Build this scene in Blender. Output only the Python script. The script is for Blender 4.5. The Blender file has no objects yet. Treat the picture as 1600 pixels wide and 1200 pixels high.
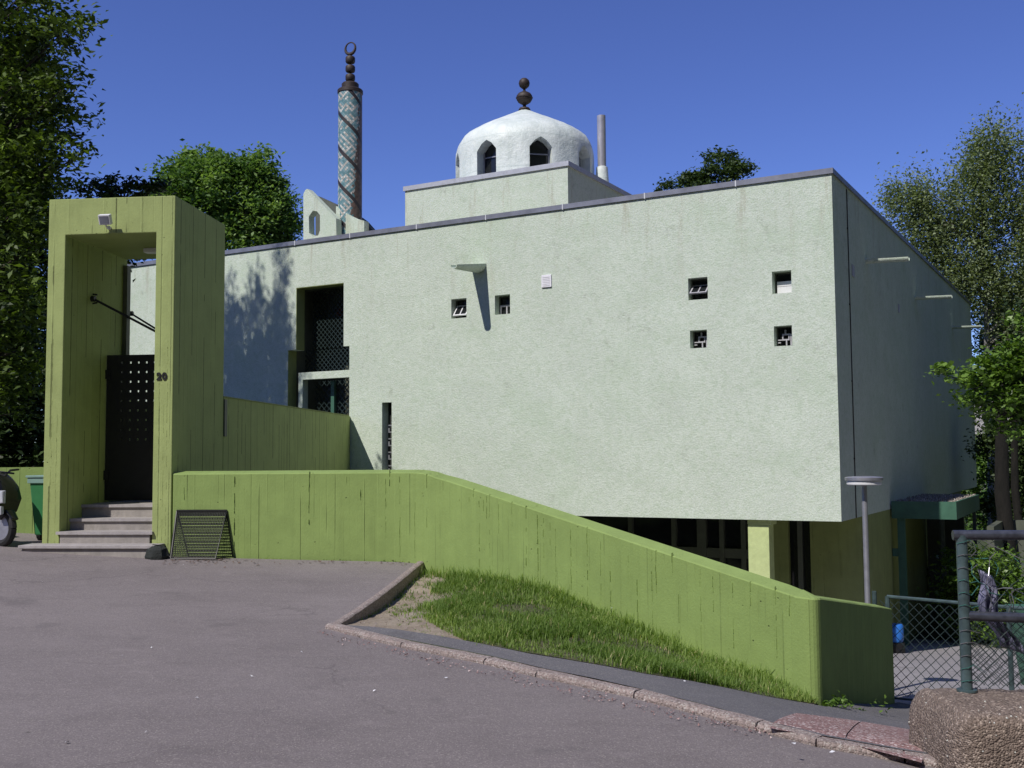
import bpy, math, random
import numpy as np
from mathutils import Vector, Matrix
from mathutils.geometry import delaunay_2d_cdt
random.seed(7); rng = np.random.default_rng(7)
SC = bpy.context.scene
# ------------------------------------------------------------------ camera, sky, sun, exposure
f=1667.4; p_=math.radians(3.908); r_=math.radians(-.4553); yf=math.radians(-29.23); yp=math.radians(-5.52)
cp,sp=math.cos(p_),math.sin(p_)
F=np.array([0,cp,sp]);U0=np.array([0,-sp,cp]);R0=np.array([1.,0,0])
R=R0*math.cos(r_)+U0*math.sin(r_);U=-R0*math.sin(r_)+U0*math.cos(r_)
C=np.array([0,0,1.6])
cam=bpy.data.objects.new('camera',bpy.data.cameras.new('camera')); SC.collection.objects.link(cam)
cam.data.sensor_width=36; cam.data.lens=36*f/1600; cam.data.clip_end=2000; cam.data.clip_start=.05
M=Matrix.Identity(4)
for i,v in enumerate((R,U,-F)):
    for j in range(3): M[j][i]=v[j]
for j in range(3): M[j][3]=C[j]
cam.matrix_world=M; SC.camera=cam
SUN=np.array([.426,.486,-.763]); SUN/=np.linalg.norm(SUN)
W=bpy.data.worlds.new('World'); SC.world=W; W.use_nodes=True
nt=W.node_tree; nt.nodes.clear()
sky=nt.nodes.new('ShaderNodeTexSky'); sky.sky_type='NISHITA'; sky.sun_disc=False
sky.sun_elevation=math.asin(-SUN[2]); sky.sun_rotation=math.atan2(-SUN[0],-SUN[1])
sky.altitude=2500; sky.air_density=1.0; sky.dust_density=0.05; sky.ozone_density=7.0
bg=nt.nodes.new('ShaderNodeBackground'); bg.inputs[1].default_value=.10
wo=nt.nodes.new('ShaderNodeOutputWorld'); hs=nt.nodes.new('ShaderNodeHueSaturation'); hs.inputs['Saturation'].default_value=1.07; hs.inputs['Hue'].default_value=.520; hs.inputs['Value'].default_value=1.5
nt.links.new(sky.outputs[0],hs.inputs['Color']); nt.links.new(hs.outputs[0],bg.inputs[0]); nt.links.new(bg.outputs[0],wo.inputs[0])
sl=bpy.data.lights.new('sun','SUN'); sl.energy=4.4; sl.angle=math.radians(.53); sl.color=(1,.955,.88)
so=bpy.data.objects.new('sun',sl); SC.collection.objects.link(so)
so.rotation_euler=Vector(SUN).to_track_quat('-Z','Y').to_euler(); so.location=(-20,-20,30)
SC.view_settings.view_transform='Standard'; SC.view_settings.look='None'; SC.view_settings.exposure=-.08; SC.view_settings.gamma=1
SC.cycles.use_denoising=True; SC.cycles.max_bounces=6; SC.cycles.transparent_max_bounces=8
# ------------------------------------------------------------------ geometry helpers
def ray(x,y): return F*f+R*(x-800)-U*(y-600)
def atd(x,y,d): v=ray(x,y); return C+v*d/v[1]
def onplane(x,y,P,n): v=ray(x,y); return C+v*((np.asarray(P)-C)@n)/(v@n)
def atz(x,y,z): v=ray(x,y); return C+v*(z-1.6)/v[2]
def hit(x,y,zf,z0=-.2):
    z=z0
    for _ in range(25):
        P=atz(x,y,z); z=.5*z+.5*zf(P[0],P[1])
    return atz(x,y,z)
fx=np.array([math.cos(yf),math.sin(yf),0]);fn=np.array([-math.sin(yf),math.cos(yf),0])
px=np.array([math.cos(yp),math.sin(yp),0]);pn=np.array([-math.sin(yp),math.cos(yp),0])
Z=np.array([0,0,1.])
OFF={}
def link(o): SC.collection.objects.link(o); return o
def tag(o,label=None,cat=None,group=None,kind=None):
    if label: o['label']=label
    if cat: o['category']=cat
    if group: o['group']=group
    if kind: o['kind']=kind
    return o
def thing(name,loc,label,cat,group=None):
    o=link(bpy.data.objects.new(name,None)); o.location=Vector([float(v) for v in loc]); o.empty_display_size=.2
    OFF[o.name]=np.array(loc,float); return tag(o,label,cat,group)
def copy_tree(o,parent=None):
    c=o.copy(); SC.collection.objects.link(c); c.parent=parent
    for ch in list(o.children): copy_tree(ch,c)
    return c
class Fr:   # local frame: origin + ex*u + ey*w + Z*z
    def __init__(s,o,ex,ey,ez=Z): s.o=np.asarray(o,float);s.a=np.array([ex,ey,ez],float)
    def __call__(s,P): return s.o+np.asarray(P,float)@s.a
ID=Fr((0,0,0),(1,0,0),(0,1,0))
class MB:
    def __init__(s,fr=ID): s.v=[];s.f=[];s.m=[];s.fr=fr;s.n=0
    def add(s,verts,faces,mi=0,fr=None):
        V=(fr or s.fr)(np.asarray(verts,float)); s.v.append(V)
        for q in faces: s.f.append([i+s.n for i in q]); s.m.append(mi)
        s.n+=len(V); return s
    def box(s,a,b,mi=0,fr=None,j=0):
        x0,y0,z0=a;x1,y1,z1=b
        V=[(x0,y0,z0),(x1,y0,z0),(x1,y1,z0),(x0,y1,z0),(x0,y0,z1),(x1,y0,z1),(x1,y1,z1),(x0,y1,z1)]
        if j: V=[(x+random.uniform(-j,j),y+random.uniform(-j,j),z+random.uniform(-j,j)) for x,y,z in V]
        return s.add(V,[(0,3,2,1),(4,5,6,7),(0,1,5,4),(1,2,6,5),(2,3,7,6),(3,0,4,7)],mi,fr)
    def tube(s,pts,rad,n=8,mi=0,caps=True,fr=None,flat=1):
        P=(fr or s.fr)(np.asarray(pts,float)); k=len(P)
        rs=np.full(k,rad,float) if np.isscalar(rad) else np.asarray(rad,float)
        T=np.gradient(P,axis=0); T/=np.linalg.norm(T,axis=1)[:,None]+1e-12
        ref=Z if abs(T[0]@Z)<.9 else np.array([1.,0,0])
        V=[]
        a=np.cross(T[0],ref);a/=np.linalg.norm(a)
        for i in range(k):
            a=a-T[i]*(a@T[i]);a/=np.linalg.norm(a);b=np.cross(T[i],a)
            for q in range(n):
                t=2*math.pi*(q+.5)/n; V.append(P[i]+rs[i]*(a*math.cos(t)+b*math.sin(t)*flat))
        Fs=[(i*n+q,i*n+(q+1)%n,(i+1)*n+(q+1)%n,(i+1)*n+q) for i in range(k-1) for q in range(n)]
        if caps: Fs+= [tuple(range(n))[::-1],tuple((k-1)*n+q for q in range(n))]
        return s.add(V,Fs,mi,ID)
    def lathe(s,c,prof,n=24,mi=0,a0=0,full=2*math.pi):   # prof list of (r,z)
        V=[];k=len(prof); cl=abs(full-2*math.pi)<1e-6; m=n if cl else n+1
        for r,z in prof:
            for q in range(m):
                t=a0+full*q/n; V.append((c[0]+r*math.cos(t),c[1]+r*math.sin(t),c[2]+z))
        Fs=[(i*m+q,i*m+(q+1)%m,(i+1)*m+(q+1)%m,(i+1)*m+q) for i in range(k-1) for q in range(n)]
        return s.add(V,Fs,mi)
    def prism(s,poly,a,b,mi=0,fr=None):  # poly in (u,z), extruded w from a to b
        n=len(poly);V=[(u,a,z) for u,z in poly]+[(u,b,z) for u,z in poly]
        return s.add(V,[tuple(range(n)),tuple(range(n,2*n))[::-1]]+[(i,i+n,(i+1)%n+n,(i+1)%n) for i in range(n)],mi,fr)
    def hprism(s,poly,z0,z1,mi=0,fr=None):
        n=len(poly);V=[(x,y,z0) for x,y in poly]+[(x,y,z1) for x,y in poly]
        return s.add(V,[tuple(range(n))[::-1],tuple(range(n,2*n))]+[(i,(i+1)%n,(i+1)%n+n,i+n) for i in range(n)],mi,fr)
    def cellwall(s,us,zs,solid,t,mi=0,w0=0):  # wall front at w0, back at w0+t, in frame (u,w,z)
        nu,nz=len(us)-1,len(zs)-1
        S=lambda i,j: 0<=i<nu and 0<=j<nz and solid((us[i]+us[i+1])/2,(zs[j]+zs[j+1])/2)
        V=[];Fs=[]
        def q(a,b,c,d): n=len(V);V.extend([a,b,c,d]);Fs.append((n,n+1,n+2,n+3))
        a,b=w0,w0+t
        for i in range(nu):
            for j in range(nz):
                if not S(i,j): continue
                u0,u1,z0,z1=us[i],us[i+1],zs[j],zs[j+1]
                q((u0,a,z0),(u1,a,z0),(u1,a,z1),(u0,a,z1)); q((u1,b,z0),(u0,b,z0),(u0,b,z1),(u1,b,z1))
                if not S(i-1,j): q((u0,b,z0),(u0,a,z0),(u0,a,z1),(u0,b,z1))
                if not S(i+1,j): q((u1,a,z0),(u1,b,z0),(u1,b,z1),(u1,a,z1))
                if not S(i,j-1): q((u0,b,z0),(u1,b,z0),(u1,a,z0),(u0,a,z0))
                if not S(i,j+1): q((u0,a,z1),(u1,a,z1),(u1,b,z1),(u0,b,z1))
        return s.add(V,Fs,mi)
    def build(s,name,mats,parent=None,smooth=False,recalc=True,bevel=0):
        if not isinstance(mats,(list,tuple)): mats=[mats]
        V=np.concatenate(s.v)
        off=OFF.get(parent.name,np.zeros(3)) if parent else np.zeros(3)
        me=bpy.data.meshes.new(name); me.from_pydata((V-off).tolist(),[],s.f); 
        for m in mats: me.materials.append(m)
        me.polygons.foreach_set('material_index',s.m)
        if smooth:
            me.polygons.foreach_set('use_smooth',[True]*len(s.f))
        me.update()
        if recalc:
            import bmesh
            bm=bmesh.new();bm.from_mesh(me)
            bmesh.ops.remove_doubles(bm,verts=bm.verts,dist=1e-5)
            bmesh.ops.recalc_face_normals(bm,faces=bm.faces)
            if bevel: bmesh.ops.bevel(bm,geom=[e for e in bm.edges if e.is_manifold and e.calc_face_angle(0)>.6],offset=bevel,segments=2,profile=.6,affect='EDGES')
            bm.to_mesh(me);bm.free()
        if smooth: me.set_sharp_from_angle(angle=math.radians(40))
        o=link(bpy.data.objects.new(name,me))
        if parent: o.parent=parent; OFF[o.name]=off
        return o
# ------------------------------------------------------------------ materials
def mat(name,fn_,**k):
    m=bpy.data.materials.new(name); m.use_nodes=True; t=m.node_tree; b=t.nodes['Principled BSDF']
    fn_(N(t),b,**k); return m
class N:
    def __init__(s,t): s.t=t
    def n(s,ty,**k):
        o=s.t.nodes.new('ShaderNode'+ty)
        for a,b in k.items(): setattr(o,a,b)
        return o
    def l(s,a,b): s.t.links.new(a,b)
    def v(s,i,x):
        if hasattr(x,'is_output') or isinstance(x,bpy.types.NodeSocket): s.l(x,i)
        else: i.default_value=x
    def math(s,op,a,b=0,c=0,clamp=False):
        o=s.n('Math',operation=op,use_clamp=clamp); s.v(o.inputs[0],a);s.v(o.inputs[1],b);s.v(o.inputs[2],c); return o.outputs[0]
    def pos(s): return s.n('NewGeometry').outputs['Position']
    def noise(s,sc,vec=None,det=3,ro=.6,stretch=None):
        vec=vec or s.pos()
        if stretch: vec=s.map(vec,stretch)
        o=s.n('TexNoise'); s.l(vec,o.inputs['Vector']); o.inputs['Scale'].default_value=sc;o.inputs['Detail'].default_value=det;o.inputs['Roughness'].default_value=ro
        return o.outputs['Fac']
    def map(s,vec,scale):
        o=s.n('Mapping'); s.l(vec,o.inputs[0]); o.inputs['Scale'].default_value=scale; return o.outputs[0]
    def vor(s,sc,vec=None,feat='F1'):
        o=s.n('TexVoronoi',feature=feat); s.l(vec or s.pos(),o.inputs['Vector']); o.inputs['Scale'].default_value=sc; return o
    def ramp(s,fac,stops):
        o=s.n('ValToRGB'); s.v(o.inputs[0],fac); e=o.color_ramp.elements
        while len(e)<len(stops): e.new(.5)
        for i,(p,c) in enumerate(stops): e[i].position=p; e[i].color=(*c,1) if len(c)==3 else c
        return o.outputs[0]
    def step(s,fac,a,b):
        o=s.n('MapRange',clamp=True); s.v(o.inputs[0],fac); s.v(o.inputs[1],a);s.v(o.inputs[2],b); return o.outputs[0]
    def mix(s,fac,a,b,bt='MIX'):
        o=s.n('Mix',data_type='RGBA',blend_type=bt); s.v(o.inputs[0],fac)
        for i,x in ((6,a),(7,b)):
            if isinstance(x,tuple): o.inputs[i].default_value=(*x,1)
            else: s.l(x,o.inputs[i])
        return o.outputs[2]
    def bump(s,b,h,dist,strength=1):
        o=s.n('Bump'); s.l(h,o.inputs['Height']); o.inputs['Distance'].default_value=dist;o.inputs['Strength'].default_value=strength
        s.l(o.outputs[0],b.inputs['Normal']); return o
    def along(s):  # horizontal metre coordinate along a vertical wall
        g=s.n('NewGeometry'); c=s.n('VectorMath',operation='CROSS_PRODUCT'); s.l(g.outputs['True Normal'],c.inputs[0]); c.inputs[1].default_value=(0,0,1)
        d=s.n('VectorMath',operation='DOT_PRODUCT'); s.l(c.outputs[0],d.inputs[0]); s.l(g.outputs['Position'],d.inputs[1]); return d.outputs['Value']
    def sep(s,v): o=s.n('SeparateXYZ'); s.l(v,o.inputs[0]); return o.outputs
    def comb(s,x,y,z):
        o=s.n('CombineXYZ'); s.v(o.inputs[0],x);s.v(o.inputs[1],y);s.v(o.inputs[2],z); return o.outputs[0]
def plain(n,b,col,rough=.6,metal=0,var=.12,sc=6,bump=.0):
    x=n.noise(sc); c=n.mix(n.step(x,.3,.7),tuple(v*(1-var) for v in col),tuple(min(1,v*(1+var)) for v in col))
    n.l(c,b.inputs['Base Color']); b.inputs['Roughness'].default_value=rough; b.inputs['Metallic'].default_value=metal
    if bump: n.bump(b,n.noise(60),bump)
def stucco(n,b,col):
    x=n.noise(1.1,det=5); y=n.noise(9,det=6,ro=.7); z=n.noise(38,det=3,ro=.7)
    c=n.mix(n.step(x,.3,.7),tuple(v*.93 for v in col),tuple(v*1.04 for v in col))
    c=n.mix(n.math('MULTIPLY',n.step(y,.47,.62),.42),c,(col[0]*.70,col[1]*.78,col[2]*.66))
    c=n.mix(n.math('MULTIPLY',n.step(z,.50,.60),.42),c,(col[0]*.62,col[1]*.70,col[2]*.58))
    # algae patches and weathered blotches
    bl=n.noise(.55,det=7,ro=.72,stretch=(1,1,1.5)); c=n.mix(n.math('MULTIPLY',n.step(bl,.50,.66),.42),c,(col[0]*.74,col[1]*.83,col[2]*.70))
    dk=n.math('MULTIPLY',n.step(n.noise(3.2,det=8,ro=.8),.56,.70),n.step(n.noise(.8,det=2),.5,.62))
    c=n.mix(n.math('MULTIPLY',dk,.6),c,(.30,.33,.27))
    # faint vertical run-off under the coping
    s_=n.noise(1,vec=n.comb(n.math('MULTIPLY',n.along(),3.2),0,n.math('MULTIPLY',n.sep(n.pos())[2],.35)),det=4,ro=.75)
    top=n.step(n.sep(n.pos())[2],4.2,7.0)
    c=n.mix(n.math('MULTIPLY',n.math('MULTIPLY',n.step(s_,.55,.68),top),.6),c,(.40,.39,.30))
    n.l(c,b.inputs['Base Color']); b.inputs['Roughness'].default_value=.92; b.inputs['Specular IOR Level'].default_value=.2
    vv=n.vor(26); h=n.math('ADD',n.math('MULTIPLY',n.noise(34,det=5,ro=.8),1.0),n.math('MULTIPLY',vv.outputs['Distance'],.55)); n.bump(b,h,.008,.9)
def boards(n,b,col,w=.125,crack=.5,grime=.3,g0=.44,g1=.60,s0=.45,s1=.62):
    u=n.along(); z=n.sep(n.pos())[2]
    us=n.math('ADD',n.math('DIVIDE',u,w),n.math('MULTIPLY',n.noise(1,vec=n.comb(n.math('MULTIPLY',u,1.3),0,0),det=1),2.6))
    fr=n.math('FRACT',us); idx=n.math('FLOOR',us)
    idr=n.math('FLOOR',n.math('ADD',us,.5))
    def wn(v,off=0):
        o=n.n('TexWhiteNoise',noise_dimensions='1D'); n.l(n.math('ADD',v,off),o.inputs['W']); return o.outputs['Value']
    d=n.math('ABSOLUTE',n.math('SUBTRACT',n.math('FRACT',n.math('ADD',us,.5)),.5))   # 0 at a joint
    wob=n.noise(1,vec=n.comb(n.math('MULTIPLY',u,30),0,n.math('MULTIPLY',z,14)),det=4,ro=.8)
    d2=n.math('ADD',d,n.math('MULTIPLY',n.math('SUBTRACT',wob,.5),.10))
    line=n.math('SUBTRACT',1,n.step(d2,.0,.085),clamp=True)
    gate=n.step(n.noise(1,vec=n.comb(n.math('MULTIPLY',idr,5.3),0,n.math('MULTIPLY',z,.9)),det=2),g0,g1)
    stren=n.math('MULTIPLY',n.math('POWER',wn(idr),1.3),gate)
    board=wn(idx,3.7)
    c=n.mix(n.step(n.noise(2.2,det=5,ro=.7),.35,.65),tuple(v*.90 for v in col),tuple(v*1.06 for v in col))
    c=n.mix(n.math('MULTIPLY',board,.16),c,tuple(v*.72 for v in col))
    ck=n.math('MULTIPLY',n.math('MULTIPLY',line,n.step(stren,s0,s1)),crack)
    c=n.mix(ck,c,(.05,.055,.02))
    gr=n.math('MULTIPLY',n.step(n.noise(1,vec=n.comb(n.math('MULTIPLY',u,6),0,n.math('MULTIPLY',z,.7)),det=6,ro=.75),.52,.72),grime)
    c=n.mix(gr,c,tuple(v*.55 for v in col))
    pit=n.vor(9); ps=n.math('MULTIPLY',n.math('SUBTRACT',1,n.step(pit.outputs['Distance'],.05,.10)),n.step(n.noise(3.1),.52,.6))
    c=n.mix(n.math('MULTIPLY',ps,.55),c,(.06,.06,.03))
    n.l(c,b.inputs['Base Color']); b.inputs['Roughness'].default_value=.8; b.inputs['Specular IOR Level'].default_value=.25
    h=n.math('ADD',n.math('MULTIPLY',board,.12),n.math('MULTIPLY',n.math('MULTIPLY',line,n.math('MULTIPLY',gate,n.math('SUBTRACT',n.math('MULTIPLY',wn(idr,9.1),1.8),.9))),.9))
    h=n.math('ADD',h,n.math('MULTIPLY',n.noise(40,det=4,ro=.7),.35)); h=n.math('SUBTRACT',h,n.math('MULTIPLY',ps,.6))
    n.bump(b,h,.012,1)
def asphalt(n,b,c0,c1,fine=1,worn=.3):
    x=n.noise(.35,det=6,ro=.65); c=n.mix(n.step(x,.32,.68),c0,c1)
    st=n.noise(.9,stretch=(1,2.6,1),det=7,ro=.75); c=n.mix(n.math('MULTIPLY',n.step(st,.50,.68),worn),c,tuple(v*.66 for v in c0))
    sp=n.vor(130*fine); col=n.n('SeparateColor'); n.l(sp.outputs['Color'],col.inputs[0])
    c=n.mix(n.math('MULTIPLY',n.step(col.outputs[0],.80,.98),.40),c,(.50,.46,.42))
    c=n.mix(n.math('MULTIPLY',n.step(col.outputs[1],.55,.95),.35),c,tuple(v*.45 for v in c0))
    lb=n.vor(3.3); lc=n.n('SeparateColor'); n.l(lb.outputs['Color'],lc.inputs[0])
    spk=n.math('MULTIPLY',n.math('SUBTRACT',1,n.step(lb.outputs['Distance'],.035,.06)),n.step(lc.outputs[0],.72,.74))
    c=n.mix(n.math('MULTIPLY',spk,.7),c,(.07,.06,.055))
    wv=n.n('VectorMath',operation='ADD'); nz=n.n('TexNoise'); n.l(n.pos(),nz.inputs['Vector']); nz.inputs['Scale'].default_value=1.6; nz.inputs['Detail'].default_value=4
    n.l(n.pos(),wv.inputs[0]); n.l(nz.outputs['Color'],wv.inputs[1])
    cr=n.vor(.42,vec=wv.outputs[0],feat='DISTANCE_TO_EDGE'); ck=n.math('MULTIPLY',n.math('SUBTRACT',1,n.step(cr.outputs['Distance'],.004,.012)),n.step(n.noise(.5,det=3),.50,.58))
    c=n.mix(n.math('MULTIPLY',ck,.28),c,(.06,.052,.052))
    ol=n.math('MULTIPLY',n.step(n.noise(1.3,det=3,ro=.6),.63,.70),.28); c=n.mix(ol,c,(.10,.09,.092))
    pl_=n.math('MULTIPLY',n.step(n.noise(2.6,stretch=(1,1.8,1),det=6,ro=.7),.58,.72),.35); c=n.mix(pl_,c,tuple(min(1,q*1.3) for q in c1))
    n.l(c,b.inputs['Base Color']); b.inputs['Roughness'].default_value=.88; b.inputs['Specular IOR Level'].default_value=.3
    h=n.math('ADD',n.math('MULTIPLY',n.noise(150*fine,det=3,ro=.7),1),n.math('MULTIPLY',n.noise(6,det=4),1.2)); n.bump(b,h,.007,.9)
def aggregate(n,b,base,chips,sc,amount=.5,bump=.01):
    v=n.vor(sc); c=n.n('SeparateColor'); n.l(v.outputs['Color'],c.inputs[0])
    cc=n.ramp(c.outputs[0],[(0,tuple(q*.55 for q in base)),(.45,base),(.8,tuple(q*1.25 for q in base)),(.93,chips),(1,tuple(min(1,q*1.2) for q in chips))])
    cc=n.mix(n.step(n.noise(1.7,det=5),.35,.7),cc,n.mix(.5,cc,tuple(q*.7 for q in base)))
    n.l(cc,b.inputs['Base Color']); b.inputs['Roughness'].default_value=.85
    h=n.math('ADD',n.math('SUBTRACT',1,v.outputs['Distance']),n.math('MULTIPLY',n.noise(7,det=5),1.5)); n.bump(b,h,bump,1)
def soil(n,b,c0,c1):
    c=n.mix(n.step(n.noise(2.2,det=7,ro=.75),.35,.65),c0,c1)
    v=n.vor(70); cs=n.n('SeparateColor'); n.l(v.outputs['Color'],cs.inputs[0]); c=n.mix(n.math('MULTIPLY',n.step(cs.outputs[0],.6,1),.4),c,tuple(min(1,q*1.7) for q in c1))
    n.l(c,b.inputs['Base Color']); b.inputs['Roughness'].default_value=1
    n.bump(b,n.math('ADD',n.noise(25,det=6,ro=.8),n.math('MULTIPLY',n.noise(4,det=4),1.5)),.03,1)
def leafm(n,b,dark,light,trans=.3,rough=.55,mid=.55):
    a=n.n('Attribute',attribute_name='rnd'); c=n.ramp(a.outputs['Fac'],[(0,dark),(mid,tuple(x*.6+y*.4 for x,y in zip(dark,light))),(1,light)])
    n.l(c,b.inputs['Base Color']); b.inputs['Roughness'].default_value=rough; b.inputs['Specular IOR Level'].default_value=.35
    t=n.n('BsdfTranslucent'); tc=n.mix(1,c,(1.25,1.35,.55),'MULTIPLY'); n.l(tc,t.inputs[0])
    m=n.n('MixShader'); m.inputs[0].default_value=trans; n.l(b.outputs[0],m.inputs[1]); n.l(t.outputs[0],m.inputs[2])
    out=[q for q in n.t.nodes if q.type=='OUTPUT_MATERIAL'][0]; n.l(m.outputs[0],out.inputs[0])
def bark(n,b,c0,c1):
    x=n.noise(1,vec=n.map(n.pos(),(9,9,2.5)),det=6,ro=.75); n.l(n.ramp(x,[(.35,c0),(.62,c1)]),b.inputs['Base Color']); b.inputs['Roughness'].default_value=.95; n.bump(b,x,.03,1)
def stonestep(n,b,col):
    x=n.noise(5,det=7,ro=.75); c=n.mix(n.step(x,.35,.65),tuple(v*.72 for v in col),col)
    y=n.noise(1,vec=n.comb(n.math('MULTIPLY',n.along(),9),0,n.math('MULTIPLY',n.sep(n.pos())[2],2)),det=5); c=n.mix(n.math('MULTIPLY',n.step(y,.5,.7),.4),c,tuple(min(1,v*1.35) for v in col))
    n.l(c,b.inputs['Base Color']); b.inputs['Roughness'].default_value=.7; n.bump(b,n.noise(50,det=4),.004,1)
WALL=(.62,.685,.60); GRN=(.25,.342,.108)
m_stucco=mat('stucco',stucco,col=WALL)
def domep(n,b):
    x=n.noise(2.4,det=6,ro=.7); c=n.mix(n.step(x,.35,.68),(.60,.67,.64),(.78,.83,.79))
    y=n.noise(1,vec=n.map(n.pos(),(7,7,.9)),det=5,ro=.7); c=n.mix(n.math('MULTIPLY',n.step(y,.52,.7),.35),c,(.42,.50,.44))
    z=n.sep(n.pos())[2]; f_=n.math('ABSOLUTE',n.math('SUBTRACT',n.math('FRACT',n.math('ADD',n.math('MULTIPLY',z,1.15),n.math('MULTIPLY',n.noise(1.5),.12))),.5)); c=n.mix(n.math('MULTIPLY',n.math('SUBTRACT',1,n.step(f_,.01,.035)),.4),c,(.45,.53,.50))
    n.l(c,b.inputs['Base Color']); b.inputs['Roughness'].default_value=.5; n.bump(b,n.math('ADD',n.noise(5,det=4),n.math('MULTIPLY',n.noise(30),.3)),.03,.8)
m_stucco_dome=mat('dome_paint',domep)
m_low=mat('board_concrete_green',boards,col=GRN,w=.105,crack=.17,grime=.26,s0=.38,s1=.6)
m_portal=mat('board_concrete_olive',boards,col=(.34,.405,.155),w=.17,crack=.9,grime=.35,g0=.40,g1=.5,s0=.40,s1=.5)
m_lower=mat('lower_storey_paint',boards,col=(.27,.31,.12),w=.3,crack=.2,grime=.4)
m_yel=mat('pillar_paint',plain,col=(.52,.60,.28),rough=.8,var=.1,sc=8,bump=.004)
m_cap=mat('zinc_flashing',plain,col=(.22,.23,.28),rough=.45,metal=.3,var=.2,sc=3)
m_capj=mat('zinc_joint',plain,col=(.62,.64,.68),rough=.5)
m_capl=mat('pale_flashing',plain,col=(.42,.44,.50),rough=.5)
m_iron=mat('rusty_iron',plain,col=(.035,.022,.018),rough=.6,var=.4,sc=12,bump=.003)
m_black=mat('black_paint',plain,col=(.010,.010,.011),rough=.5,var=.2)
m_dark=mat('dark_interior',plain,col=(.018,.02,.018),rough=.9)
m_glass=mat('dark_glass',plain,col=(.016,.018,.02),rough=.06,var=.1)
m_white=mat('white_paint',plain,col=(.72,.72,.74),rough=.5,var=.05)
m_greyf=mat('grey_window_frame',plain,col=(.42,.41,.44),rough=.5)
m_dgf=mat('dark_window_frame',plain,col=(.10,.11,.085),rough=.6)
m_steel=mat('steel_pipe',plain,col=(.50,.49,.52),rough=.35,metal=.5,var=.15,sc=4)
m_galv=mat('galvanised_metal',plain,col=(.36,.36,.40),rough=.45,metal=.6,var=.12,sc=10)
m_gpaint=mat('green_paint',plain,col=(.05,.135,.09),rough=.5,var=.15,sc=5)
m_fpost=mat('fence_paint',plain,col=(.055,.085,.09),rough=.35,var=.3,sc=14,bump=.001)
m_rail=mat('worn_rail',plain,col=(.075,.08,.10),rough=.28,metal=.4,var=.35,sc=18)
m_wire=mat('fence_wire',plain,col=(.02,.035,.035),rough=.45)
m_wireg=mat('broken_wire_coat',plain,col=(.05,.16,.14),rough=.4)
m_wires=mat('bare_wire',plain,col=(.3,.3,.32),rough=.35,metal=.7)
m_step=mat('step_stone',stonestep,col=(.40,.37,.37))
m_step2=mat('step_riser_stone',stonestep,col=(.34,.31,.29))
m_asph=mat('road_asphalt',asphalt,c0=(.192,.166,.166),c1=(.252,.220,.219))
m_pave=mat('pavement_asphalt',asphalt,c0=(.135,.13,.14),c1=(.17,.164,.175),fine=.9,worn=.2)
m_yard=mat('yard_asphalt',asphalt,c0=(.26,.245,.26),c1=(.34,.32,.34),fine=.8,worn=.2)
m_kerb=mat('kerb_concrete',aggregate,base=(.295,.235,.215),chips=(.42,.39,.36),sc=90,bump=.006)
m_red=mat('red_pavers',aggregate,base=(.275,.165,.155),chips=(.62,.54,.52),sc=70,bump=.005)
m_agg=mat('exposed_aggregate',aggregate,base=(.205,.155,.125),chips=(.42,.34,.28),sc=88,bump=.010)
m_gravel=mat('roof_gravel',aggregate,base=(.33,.29,.25),chips=(.7,.65,.6),sc=26,bump=.03)
m_soil=mat('bare_soil',soil,c0=(.25,.195,.145),c1=(.40,.335,.26))
m_gsoil=mat('grass_soil',soil,c0=(.06,.065,.03),c1=(.14,.13,.07))
m_terr=mat('terrain_green',soil,c0=(.03,.045,.015),c1=(.06,.075,.03))
m_bin=mat('green_plastic',plain,col=(.045,.20,.075),rough=.4,var=.08)
m_binlid=mat('grey_green_plastic',plain,col=(.22,.34,.30),rough=.35)
m_rub=mat('rubber',plain,col=(.012,.012,.012),rough=.7)
m_moto=mat('scooter_plastic',plain,col=(.012,.012,.014),rough=.25,var=.1)
m_lens=mat('scooter_lens',plain,col=(.45,.46,.5),rough=.15)
m_tur=mat('turquoise_tile',plain,col=(.13,.36,.37),rough=.35,var=.3,sc=14)
m_tur2=mat('pale_blue_tile',plain,col=(.26,.46,.50),rough=.35,var=.3,sc=14)
m_tw=mat('white_tile',plain,col=(.62,.64,.60),rough=.4,var=.15,sc=14)
m_tk=mat('dark_tile',plain,col=(.035,.03,.035),rough=.5)
m_tb=mat('brown_brick',plain,col=(.13,.085,.065),rough=.8,var=.35,sc=14)
m_orange=mat('orange_tile',plain,col=(.32,.10,.045),rough=.6,var=.3,sc=16)
m_blue=mat('blue_plastic',plain,col=(.03,.18,.62),rough=.4)
m_lav=mat('lavender_sheet',plain,col=(.20,.20,.30),rough=.5,var=.3,sc=9)
m_stone=mat('dark_rock',plain,col=(.022,.026,.024),rough=.9,var=.3,sc=9,bump=.02)
def grassm(n,b):
    leafm(n,b,(.105,.185,.03),(.30,.42,.10),.45)
    r=[q for q in n.t.nodes if q.type=='VALTORGB'][0].color_ramp; e=r.elements.new(.965); e.color=(.33,.43,.12,1); r.elements[-1].color=(.62,.52,.30,1)
m_grass=mat('grass_blades',grassm)
m_leafA=mat('leaf_left',leafm,mid=.72,dark=(.010,.026,.007),light=(.22,.33,.045),trans=.25)
m_leafB=mat('leaf_round',leafm,dark=(.05,.12,.03),light=(.27,.40,.12),trans=.4)
m_leafC=mat('leaf_birch',leafm,dark=(.12,.16,.075),light=(.31,.37,.20),trans=.35)
m_leafF=mat('leaf_ash',leafm,dark=(.03,.055,.02),light=(.10,.15,.05),trans=.25)
m_leafD=mat('leaf_maple',leafm,dark=(.07,.14,.02),light=(.20,.32,.06),trans=.3,rough=.4)
m_leafE=mat('leaf_dark',leafm,dark=(.014,.030,.008),light=(.05,.085,.02),trans=.2)
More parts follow.
